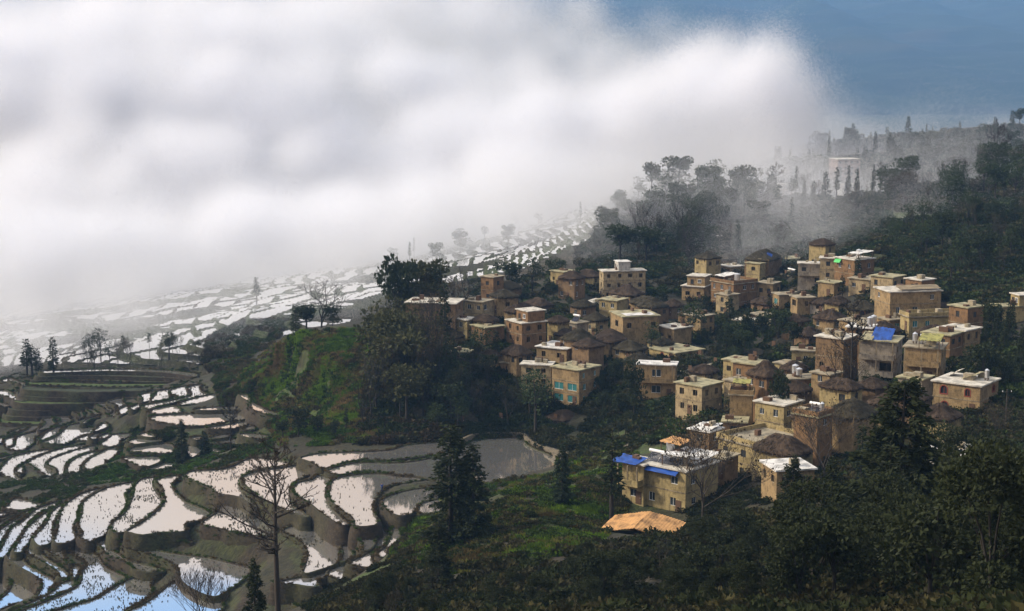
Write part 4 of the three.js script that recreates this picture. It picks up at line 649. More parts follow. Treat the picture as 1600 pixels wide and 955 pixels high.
  ['K7', 410, 752, 45, 45, 60, 278, 't', 'b', 'small round straw-capped shelter below the weathered brown house', { skip: 0.9, name: 'straw_hut', category: 'hut' }],
  ['K7', 120, 902, 100, 96, 70, 252, 'p', 'r', 'low reddish house with parapet and solar heater below the brown right wing', { parapet: true, solar: [[0.1, 0]], tanks: [[0.35, 0, 0.4, 1.2]], skip: 0.7 }],
  ['K7', 1075, 15, 10, 150, 90, 432, 'f', 'o', 'house with white windows and blue tarpaulins alone on the right wooded slope', { win: 'w', skip: 0, bay: 3, roof: 'slabDark', sheets: [['blue', -0.3, 0.8, -3.4, 0.5, 0.5, 0.25, 0, 'tarpaulin']] }],
  // lower foreground
  ['K8', 462, 372, 178, 160, 190, 240, 'f', 'y', 'yellow three-storey house with blue awning above the orange shed roof', { win: 'w', skip: 0.3, bay: 4, roof: 'slab', clutter: 5, tanks: [[-0.42, -0.3, 0.7, 1.3]], solar: [[-0.35, 0.25], [-0.1, 0.25], [0.12, 0.25]], balcony: [], sheets: [['sheet', 0.1, -0.2, 1.0, 0.75, 0.8, 0.08, 0.02], ['sheet', 0.2, 0.2, 1.9, 0.6, 0.5, -0.1, 0.05], ['orange', -0.3, -0.3, 2.6, 0.45, 0.4, 0.06], ['blue', -0.1, 0.56, -0.4, 0.9, 0.12, 0.5, 0, 'awning']], name: 'village_house' }],
  ['K8', 285, 345, 75, 60, 170, 244, 'f', 'y', 'narrow yellow left wing with deep blue canopy and balcony beside the awning house', { win: 'w', skip: 0.2, balcony: [1], roof: 'slab', sheets: [['blue', -0.25, 0.4, 0.5, 1.2, 0.9, 0.12, 0, 'awning']] }],
  ['K8', 808, 282, 180, 232, 170, 252, 'p', 'y', 'pale yellow two-storey house with parapet roof right of the blue awning house', { parapet: true, win: 'd', skip: 0.2, bay: 4, roof: 'slabDark', clutter: 3 }],
  ['K8', 905, 300, 100, 110, 40, 246, 't', 'y', 'straw roof joined to the right end of the pale parapet house', { skip: 0.9 }],
  ['K8', 845, 368, 38, 165, 90, 228, 'f', 'o', 'low ochre house with broad white roof at the edge of the dark trees', { roof: 'sheet', win: 'h', clutter: 1 }],
  ['K9', 760, 290, 60, 60, 60, 222, 'f', 'w', 'small whitewashed shed right of the tall dark conifer', { roof: 'sheet', win: 'h', name: 'shed', category: 'shed' }],
  ['K9', 860, 312, 70, 50, 30, 216, 'f', 'g', 'low shed with crumpled white roof sheets behind the right bushes', { roof: 'sheet', name: 'shed', category: 'shed', sheets: [['sheet', 0, 0, 0.5, 1.1, 1.1, 0.15, 0.1]] }],
  // houses that fill the lanes
  ['K5', 590, 458, 60, 60, 30, 386, 't', 'o', 'dark straw roof directly behind the set-back white-roofed top house', { skip: 0.7 }],
  ['K5', 875, 470, 70, 60, 40, 390, 't', 'o', 'straw roof at the left foot of the ochre corner-loggia house', { skip: 0.6 }],
  ['K6', 20, 506, 70, 70, 40, 380, 't', 'y', 'straw roof in front of the ochre corner-loggia house', { skip: 0.6 }],
  ['K6', 560, 652, 50, 60, 40, 362, 'f', 'y', 'tiny yellow box house right of the small straw-roofed house by the arched windows', { roof: 'slabDark' }],
  ['K6', 762, 604, 70, 70, 40, 364, 't', 'b', 'straw roof among bushes above the brown tower with creeper', { skip: 0.8 }],
  ['K6', 905, 640, 60, 60, 60, 338, 'f', 'y', 'yellow flat-roofed house showing between the brown tower and its right wing', { roof: 'slabDark' }],
  ['K6', 800, 335, 55, 55, 60, 428, 't', 'b', 'straw roof against the right side of the tall brown house', { skip: 0.7 }],
  ['K6', 770, 395, 60, 70, 50, 414, 'f', 'b', 'low brown block under the right side of the tall brown house', { roof: 'slabDark', skip: 0.4 }],
  ['K7', 300, 445, 60, 70, 40, 354, 't', 'b', 'straw roof in front of the cottage with two red arched windows', { skip: 0.8 }],
  ['K7', 478, 418, 30, 60, 60, 348, 'f', 'o', 'small ochre house left of the long low yellow house', { win: 't', roof: 'slabDark' }],
  ['K7', 20, 664, 70, 60, 50, 312, 't', 'o', 'straw roof left above the two steel tanks', { skip: 0.7 }],
  ['K7', 75, 492, 60, 60, 40, 364, 't', 'b', 'straw roof behind the yellow house with white-framed windows', { skip: 0.7 }],
  ['K7', 180, 690, 70, 70, 50, 292, 'f', 'o', 'low ochre yard house at the left foot of the weathered brown house', { roof: 'slabDark', skip: 0.4 }],
  ['K7', 640, 715, 100, 80, 60, 276, 'f', 'g', 'grey open-sided store with mossy roof below the balconied houses', { roof: 'slabMoss', win: 'h', big: true }],
  ['K7', 620, 812, 90, 90, 60, 262, 't', 'b', 'straw roof peeping out right of the tallest black conifer', { skip: 0.8 }],
  ['K7', 480, 838, 80, 80, 40, 264, 't', 'o', 'straw roof showing just left of the tallest black conifer', { skip: 0.8 }],
  ['K8', 716, 165, 96, 20, 60, 286, 'f', 'r', 'low reddish annex at the left foot of the brown tower', { roof: 'slabMoss', skip: 0.6, clutter: 1 }],
  ['K8', 1000, 150, 80, 70, 60, 266, 't', 'o', 'straw roof between the brown tower and the low reddish parapet house', { skip: 0.8 }],
  ['K8', 560, 205, 70, 60, 60, 266, 'f', 'b', 'brown house with bright sheet roof behind the blue awning house', { roof: 'sheet', sheets: [['sheet', 0, 0, 0.5, 1.05, 1.05, 0.12, 0.06]] }],
  ['K8', 628, 318, 50, 40, 90, 250, 'f', 'b', 'narrow brown house between the blue awning house and the pale parapet house', { roof: 'slabDark', skip: 0.5 }],
  ['K5', 20, 470, 60, 60, 60, 384, 't', 'y', 'straw roof behind bare trees left of the plain yellow mud wall house', { skip: 0.8 }],
  ['K6', 150, 620, 50, 40, 50, 362, 't', 'o', 'straw roof just behind the railed balcony house', { skip: 0.8 }],
  // far side of the valley
  ['K3', 385, 352, 25, 135, 130, 770, 'f', 'k', 'pinkish four-storey block faint in the haze below the blue mountain', { skip: 0.1, win: 'h', roof: 'slab' }],
  ['K3', 412, 492, 16, 110, 50, 735, 'f', 'w', 'white gable house in the haze in front of the pinkish block', { skip: 0.6, roof: 'slab' }],
  ['K3', 375, 615, 20, 60, 50, 690, 'f', 'k', 'low hazy house behind the row of dark conifers', { skip: 0.5, roof: 'slab' }],
  ['K3', 480, 535, 12, 80, 50, 700, 'f', 'k', 'low pinkish house right of the white gable house in the haze', { skip: 0.5 }],
  ['K3', 160, 540, 30, 60, 40, 700, 'f', 'k', 'small hazy house among the tall thin trees left of the pinkish block', { skip: 0.5, roof: 'slab' }],
  ['K3', 60, 490, 20, 60, 60, 720, 'f', 'g', 'small pale hazy house at the right foot of the wooded knoll', { roof: 'slab' }],
  ['K2', 985, 612, 30, 40, 30, 610, 'f', 'w', 'tiny white house on the wooded knoll slope', { roof: 'sheet' }],
  ['K2', 815, 768, 30, 30, 30, 545, 'f', 'w', 'tiny white-roofed house among the bare trees below the wooded knoll', { roof: 'sheet' }],
  ['K3', 940, 245, 12, 50, 40, 1010, 'f', 'k', 'leftmost tiny house of the hazy hamlet under the mountain at the right', { roof: 'slab' }],
  ['K3', 1100, 195, 14, 50, 45, 1040, 'f', 'k', 'tiny hazy house left of the lone tall bare tree under the mountain', { roof: 'slab' }],
  ['K3', 1330, 182, 14, 60, 40, 1040, 'f', 'k', 'tiny hazy house right of the lone tall bare tree under the mountain', { roof: 'slab' }],
  ['K3', 1400, 186, 12, 60, 40, 1020, 'f', 'w', 'tiny white hazy house at the right frame edge under the mountain', { roof: 'slab' }],
  ['K3', 600, 262, 20, 130, 60, 990, 'f', 'k', 'long faint building in blue haze above the pinkish block', { skip: 0.2, roof: 'slab' }],
  ['K3', 740, 300, 16, 50, 50, 960, 'f', 'k', 'faint hazy house right of the long faint building', { roof: 'slab' }],
];
HOUSES.forEach(house);
{ // small cottages that fill the gaps between the named houses
  const R = rng(808), lanes = [[720, 500], [760, 470], [930, 440], [1100, 430], [1240, 405], [1380, 440], [1460, 480], [1560, 520], [1540, 600], [1480, 680], [1320, 700], [1120, 690], [1060, 600], [960, 590], [880, 560], [740, 560]];
  const looks = [['t', 'y', 'small yellow-walled straw cottage wedged between taller village houses'], ['t', 'b', 'small brown straw cottage wedged between taller village houses'], ['f', 'o', 'small ochre flat-roofed cottage wedged between taller village houses'], ['f', 'p', 'small pale flat-roofed cottage wedged between taller village houses'], ['f', 'r', 'small reddish flat-roofed cottage wedged between taller village houses'], ['f', 'y', 'small yellow flat-roofed cottage wedged between taller village houses']];
  for (let n = 0, tries = 0; n < 36 && tries < 1500; tries++) {
    const a = lerp(720, 1560, R()), b = lerp(410, 700, R()); if (!inside(a, b, lanes)) continue;
    const v = hit(a, b); if (!v) continue; const d = toPixel(v.x, v.y, v.z)[2];
    if (d < 250 || d > 470 || footprints.some(([x, z, r]) => Math.hypot(x - v.x, z - v.z) < r * 0.72 + 3.4)) continue;
    const [type, wall, label] = looks[n % looks.length], s = F / d, tall = 3 + 4.6 * R();
    house(['P', a, b - tall * s, (2.6 + 2.2 * R()) * s, (2.6 + 2.2 * R()) * s, tall * s, d, type, wall, label, { skip: 0.35, group: label.replace('small', 'small').replace('cottage', 'cottages'), category: 'cottage' }]); n++;
  }
}
{ // open shed with a broad orange sheet roof
  const t = thing('open_shed', 'open shed with broad orange sheet roof below the yellow awning house', 'shed');
  const o = at(1003, 812, 226); t.position.copy(o); t.position.y = Math.min(gridAt(o.x, o.z), o.y - 2.4); t.rotation.y = -0.35;
  const top = o.y - t.position.y;
  for (const s of [-1, 1]) { const g = new THREE.BoxGeometry(5.6, 0.08, 9, 40, 1, 8), p = g.attributes.position; for (let i = 0; i < p.count; i++) p.setY(i, p.getY(i) + 0.04 * Math.sin(p.getX(i) * 14) + 0.12 * N3(p.getX(i) * 0.6, s, p.getZ(i) * 0.6)); g.computeVertexNormals(); const r = mesh('roof_sheet', g, M.orange, t); r.position.set(s * 2.66, top - 0.55, 0); r.rotation.z = -s * 0.21; }
  for (const x of [-4.6, 0, 4.6]) for (const z of [-3.8, 3.8]) mesh('post', box(0.18, top + 1, 0.18, x, top / 2 - 1.4, z), M.wood, t);
  mesh('back_wall', box(9.6, top, 0.2, 0, top / 2 - 1.3, -4), wallMats.b, t);
  footprints.push([o.x, o.z, 6]);
}

// ---------------------------------------------------------------- trees
const leafMat = (r, g, b, t = 0.25) => new THREE.MeshPhysicalMaterial({ color: C(r, g, b), roughness: 0.9, transmission: t, thickness: 0, specularIntensity: 0.3, side: THREE.DoubleSide });
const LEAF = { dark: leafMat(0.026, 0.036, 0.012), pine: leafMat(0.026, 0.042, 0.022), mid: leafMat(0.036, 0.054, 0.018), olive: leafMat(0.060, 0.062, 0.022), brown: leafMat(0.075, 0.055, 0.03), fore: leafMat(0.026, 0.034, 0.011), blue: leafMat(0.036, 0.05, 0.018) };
const BARK = std({ color: C(0.05, 0.04, 0.03), map: soilMap }), BARKDARK = std({ color: C(0.042, 0.033, 0.025) }), BARKPALE = std({ color: C(0.12, 0.10, 0.075), map: soilMap });
class Leaves {
  constructor(seed) { this.p = []; this.n = []; this.R = rng(seed); }
  add(x, y, z, s, out, aspect = 0.6) { // one leaf or spray: a bent kite of two triangles
    const R = this.R, a = new THREE.Vector3(R() - 0.5, R() - 0.5, R() - 0.5).addScaledVector(out, 0.6).normalize(), b = new THREE.Vector3(R() - 0.5, R() - 0.5, R() - 0.5).cross(a).normalize(), n = a.clone().cross(b);
    const v = (u, w, k) => [x + a.x * u + b.x * w + n.x * k, y + a.y * u + b.y * w + n.y * k, z + a.z * u + b.z * w + n.z * k];
    const q = s * aspect * 0.5, A = v(0, 0, 0), B = v(s * 0.5, q, s * 0.12), D = v(s, 0, 0), E = v(s * 0.5, -q, s * 0.12);
    this.p.push(...A, ...B, ...D, ...A, ...D, ...E);
  }
  geometry() { const g = new THREE.BufferGeometry(); g.setAttribute('position', new THREE.Float32BufferAttribute(this.p, 3)); g.computeVertexNormals(); return g; }
}
function limb(list, a, b, r0, r1, sides = 5) { // tapered stick
  const d = b.clone().sub(a), l = d.length(), g = new THREE.CylinderGeometry(r1, r0, l, sides, 1, true); g.translate(0, l / 2, 0);
  g.applyQuaternion(new THREE.Quaternion().setFromUnitVectors(new THREE.Vector3(0, 1, 0), d.normalize())); g.translate(a.x, a.y, a.z); list.push(g);
}
const V = (x, y, z) => new THREE.Vector3(x, y, z);
// every prototype is 10 m tall: { trunk, crown }
function conifer(seed, spread, dense, bare, leaf) {
  const R = rng(seed), L = new Leaves(seed + 9), T = [];
  limb(T, V(0, -0.8, 0), V(0.05, 5, 0), 0.19, 0.11, 7); limb(T, V(0.05, 5, 0), V(0, 9.9, 0), 0.11, 0.015, 6);
  for (let y = 10 * bare; y < 9.95; y += 0.34) {
    const t = (y - 10 * bare) / (10 * (1 - bare)), len = spread * (0.12 + Math.pow(1 - t, 0.85)) * (t < 0.12 ? 0.55 + 3.6 * t : 1), n = 5 + Math.floor(R() * 4);
    for (let k = 0; k < n; k++) {
      if (R() < 0.12) continue;
      const a = R() * 6.283, l = len * (0.45 + 0.7 * R()), out = V(Math.cos(a), -0.25, Math.sin(a)), y0 = y + (R() - 0.5) * 0.3;
      if (l > 0.8 && R() < 0.5) limb(T, V(0, y0, 0), V(out.x * l * 0.8, y0 - l * 0.12, out.z * l * 0.8), 0.035, 0.012, 3);
      const m = Math.max(2, Math.round(l * dense));
      for (let i = 0; i < m; i++) { const u = (0.25 + 0.75 * Math.pow((i + R()) / m, 0.8)) * l; L.add(out.x * u + (R() - 0.5) * 0.3 * (1 + l * 0.3), y0 - 0.10 * u - 0.10 * u * u / (l + 0.2) + (R() - 0.5) * 0.35, out.z * u + (R() - 0.5) * 0.3 * (1 + l * 0.3), leaf * (0.7 + 0.7 * R()), out, 0.55); }
    }
  }
  return { trunk: mergeGeometries(T), crown: L.geometry() };
}
function broadleaf(seed, wide, n, leaf, low = 0.3) {
  const R = rng(seed), L = new Leaves(seed + 9), T = [], lobes = [];
  limb(T, V(0, -0.8, 0), V(0.15, 10 * low, 0.1), 0.26, 0.17, 7);
  for (let k = 0; k < 17; k++) { const a = R() * 6.283, y = 10 * lerp(low, 0.94, Math.pow(R(), 0.8)), q = wide * Math.sqrt(Math.max(0.05, 1 - Math.pow((y / 10 - 0.58) / 0.46, 2))) * (0.25 + 0.75 * R()), c = V(Math.cos(a) * q, y, Math.sin(a) * q); lobes.push([c, 0.7 + 0.75 * R()]); if (k < 9) { const m = V(c.x * 0.4, lerp(10 * low, y, 0.55), c.z * 0.4); limb(T, V(0.1, 10 * low - 0.3, 0.05), m, 0.11, 0.07, 4); limb(T, m, c, 0.07, 0.02, 4); } }
  for (let i = 0; i < n; i++) { const [c, r] = lobes[Math.floor(R() * lobes.length)], d = V(R() - 0.5, R() - 0.5, R() - 0.5).normalize(), u = r * (0.45 + 0.6 * Math.sqrt(R())); L.add(c.x + d.x * u * 1.25, c.y + d.y * u * 0.8, c.z + d.z * u * 1.25, leaf * (0.6 + 0.8 * R()), d, 0.75); }
  return { trunk: mergeGeometries(T), crown: L.geometry() };
}
function bare(seed, spread, fork, depth, leaves = 0, up = 0.55, thin = 1) {
  const R = rng(seed), T = [], W = [], L = new Leaves(seed + 9);
  const grow = (a, dir, len, r, k) => {
    const b = a.clone().addScaledVector(dir, len); limb(k > 2 ? W : T, a, b, r, Math.max(r * 0.72, 0.016), k > 2 ? 3 : 5);
    if (k >= depth) { for (let i = 0; i < leaves; i++) L.add(b.x + (R() - 0.5) * 0.4, b.y + (R() - 0.5) * 0.4, b.z + (R() - 0.5) * 0.4, 0.16 + 0.16 * R(), dir, 0.8); return; }
    const n = k === 0 ? fork + 1 : 2 + (R() < 0.45 ? 1 : 0);
    for (let i = 0; i < n; i++) { const d = dir.clone().multiplyScalar(i === 0 ? 1.1 : 0.55).add(V((R() - 0.5) * 2 * spread, up * (0.2 + R()), (R() - 0.5) * 2 * spread)).normalize(); grow(i ? a.clone().lerp(b, 0.55 + 0.45 * R()) : b, d, len * (0.66 + 0.22 * R()), Math.max(r * (i ? 0.55 : 0.7), 0.018), k + 1); }
  };
  grow(V(0, -0.8, 0), V(0.03, 1, 0.02).normalize(), 3.6, 0.15 * thin, 0);
  const fit = (g, s) => g.scale(s, s, s);
  let top = 0; [...T, ...W].forEach((g) => { g.computeBoundingBox(); top = Math.max(top, g.boundingBox.max.y); });
  const s = 10 / top, parts = { trunk: fit(mergeGeometries(T), s), twigs: fit(mergeGeometries(W), s) };
  if (leaves) parts.crown = fit(L.geometry(), s);
  return parts;
}
function pole(seed) { // limbed-up trunk with a tuft of foliage near the top
  const R = rng(seed), L = new Leaves(seed + 9), T = [];
  limb(T, V(0, -0.8, 0), V(0.08, 6, 0.05), 0.12, 0.08, 6); limb(T, V(0.08, 6, 0.05), V(0, 9.9, 0), 0.08, 0.015, 5);
  for (let y = 3.4; y < 9.9; y += 0.3) { const full = y > 6.2, n = full ? 4 : R() < 0.35 ? 1 : 0; for (let k = 0; k < n; k++) { const a = R() * 6.283, l = (full ? 1.25 * (1.15 - Math.abs(y - 7.6) / 3.2) : 0.7) * (0.5 + 0.7 * R()), m = full ? 7 : 4; for (let i = 0; i < m; i++) { const u = l * (i + R()) / m; L.add(Math.cos(a) * u + (R() - 0.5) * 0.2, y - 0.2 * u + (R() - 0.5) * 0.3, Math.sin(a) * u + (R() - 0.5) * 0.2, 0.3 + 0.25 * R(), V(Math.cos(a), -0.2, Math.sin(a)), 0.55); } } }
  return { trunk: mergeGeometries(T), crown: L.geometry() };
}
function spire(seed, twig) { // leafless tree with one straight leader and side branches all the way up
  const R = rng(seed), T = [], W = [];
  limb(T, V(0, -0.8, 0), V(0.06, 5, 0.04), 0.125, 0.085, 7); limb(T, V(0.06, 5, 0.04), V(0, 9.95, 0), 0.085, 0.015, 6);
  const sub = (a, dir, len, r, k) => { const m = a.clone().addScaledVector(dir, len * 0.5), d2 = dir.clone().add(V((R() - 0.5) * 0.5, 0.25 * R(), (R() - 0.5) * 0.5)).normalize(), b = m.clone().addScaledVector(d2, len * 0.5); limb(W, a, m, r, r * 0.75, 4); limb(W, m, b, r * 0.75, Math.max(r * 0.4, twig), 3); if (k < 3) for (let i = 0; i < (k ? 3 : 6); i++) { const u = 0.25 + 0.75 * R(), o = u < 0.5 ? a.clone().lerp(m, u * 2) : m.clone().lerp(b, u * 2 - 1); sub(o, dir.clone().multiplyScalar(0.8).add(V((R() - 0.5) * 1.5, 0.5 * R(), (R() - 0.5) * 1.5)).normalize(), len * (0.28 + 0.26 * R()), Math.max(r * 0.5, twig), k + 1); } };
  for (let y = 4.2; y < 9.8; y += 0.24) { const t = (y - 4.2) / 5.6, a = R() * 6.283, len = (2.9 - 2.1 * t) * (0.55 + 0.5 * R()) * (t < 0.15 ? 0.7 : 1); sub(V(0.04, y, 0.03), V(Math.cos(a), 0.35 + 0.5 * t + 0.2 * R(), Math.sin(a)).normalize(), len, 0.055 * (1.1 - 0.6 * t), 0); }
  return { trunk: mergeGeometries(T), twigs: mergeGeometries(W) };
}
const PROTO = {
  spireNear: [spire(73, 0.011)], spire: [spire(74, 0.03), spire(76, 0.03)],
  coniferNear: [conifer(11, 1.75, 42, 0.03, 0.25), conifer(12, 1.55, 42, 0.06, 0.25)],
  coniferBig: [conifer(13, 3.0, 46, 0.02, 0.3)],
  conifer: [conifer(21, 1.5, 10, 0.08, 0.42), conifer(22, 1.25, 10, 0.14, 0.42), conifer(23, 1.0, 10, 0.2, 0.42), conifer(24, 1.7, 9, 0.05, 0.45)],
  slim: [conifer(31, 0.8, 12, 0.25, 0.4), conifer(32, 0.65, 12, 0.35, 0.4)],
  broadNear: [broadleaf(41, 3.3, 5200, 0.30, 0.16), broadleaf(42, 3.8, 5200, 0.28, 0.12), broadleaf(43, 3.0, 5200, 0.32, 0.2)],
  broad: [broadleaf(51, 3.2, 1500, 0.52, 0.28), broadleaf(52, 2.6, 1400, 0.52, 0.34), broadleaf(53, 3.9, 1600, 0.55, 0.22), broadleaf(54, 2.2, 1200, 0.5, 0.42)],
  airy: [broadleaf(61, 2.8, 620, 0.42, 0.4), broadleaf(62, 2.3, 560, 0.42, 0.45)],
  bareNear: [bare(71, 0.95, 3, 7, 0, 0.42, 0.9), bare(72, 0.8, 4, 6, 1, 0.5, 0.8)],
  fan: [bare(75, 0.62, 6, 6, 0, 0.75, 0.8)],
  bare: [bare(81, 0.75, 3, 5, 1, 0.6), bare(82, 0.6, 3, 5, 2, 0.75), bare(83, 0.85, 4, 5, 0, 0.5), bare(84, 0.5, 2, 5, 2, 0.9, 0.8)],
  pole: [pole(91), pole(92)],
};
const protoMade = {};
function footing(a, d) { let y = -60, v; for (let i = 0; i < 4; i++) { const r = at(a, 0, 1), row = 477.5 - ((y * cp + 0) / d) * F; v = at(a, clamp(477.5 - F * ((y + d * sp) / cp) / d, -400, 2500), d); y = gridAt(v.x, v.z); } v.y = y; return v; }
let treeCount = 0;
function tree(kind, v, height, leaf, label, group, opt = {}) {
  const R = rng(7000 + treeCount++), variants = PROTO[kind], p = variants[Math.floor((opt.variant ?? R()) * 0.999 * variants.length)], name = opt.name || { coniferNear: 'conifer_tree', coniferBig: 'conifer_tree', conifer: 'conifer_tree', slim: 'slender_conifer', broadNear: 'leafy_shrub', broad: 'broadleaf_tree', airy: 'broadleaf_tree', bareNear: 'bare_tree', fan: 'bare_tree', spireNear: 'bare_tree', spire: 'bare_tree', bare: 'bare_tree', pole: 'tall_thin_tree' }[kind];
  const t = thing(name, label, opt.category || (name.includes('shrub') ? 'shrub' : 'tree'), group);
  t.position.copy(v); t.rotation.y = R() * 6.283; const s = height / 10, w = s * (opt.wide || 0.88 + 0.24 * R()); t.scale.set(w, s, w);
  mesh('trunk', p.trunk, opt.bark || BARK, t);
  if (p.twigs) mesh('twigs', p.twigs, opt.bark || BARK, t);
  if (p.crown) mesh('crown', p.crown, LEAF[leaf], t);
  return t;
}
function stand(kind, a, top, d, leaf, label, group, opt) { const v = footing(a, d), h = at(a, top, d).y - v.y; return tree(kind, v, Math.max(h, 1.5), leaf, label, group, opt); }
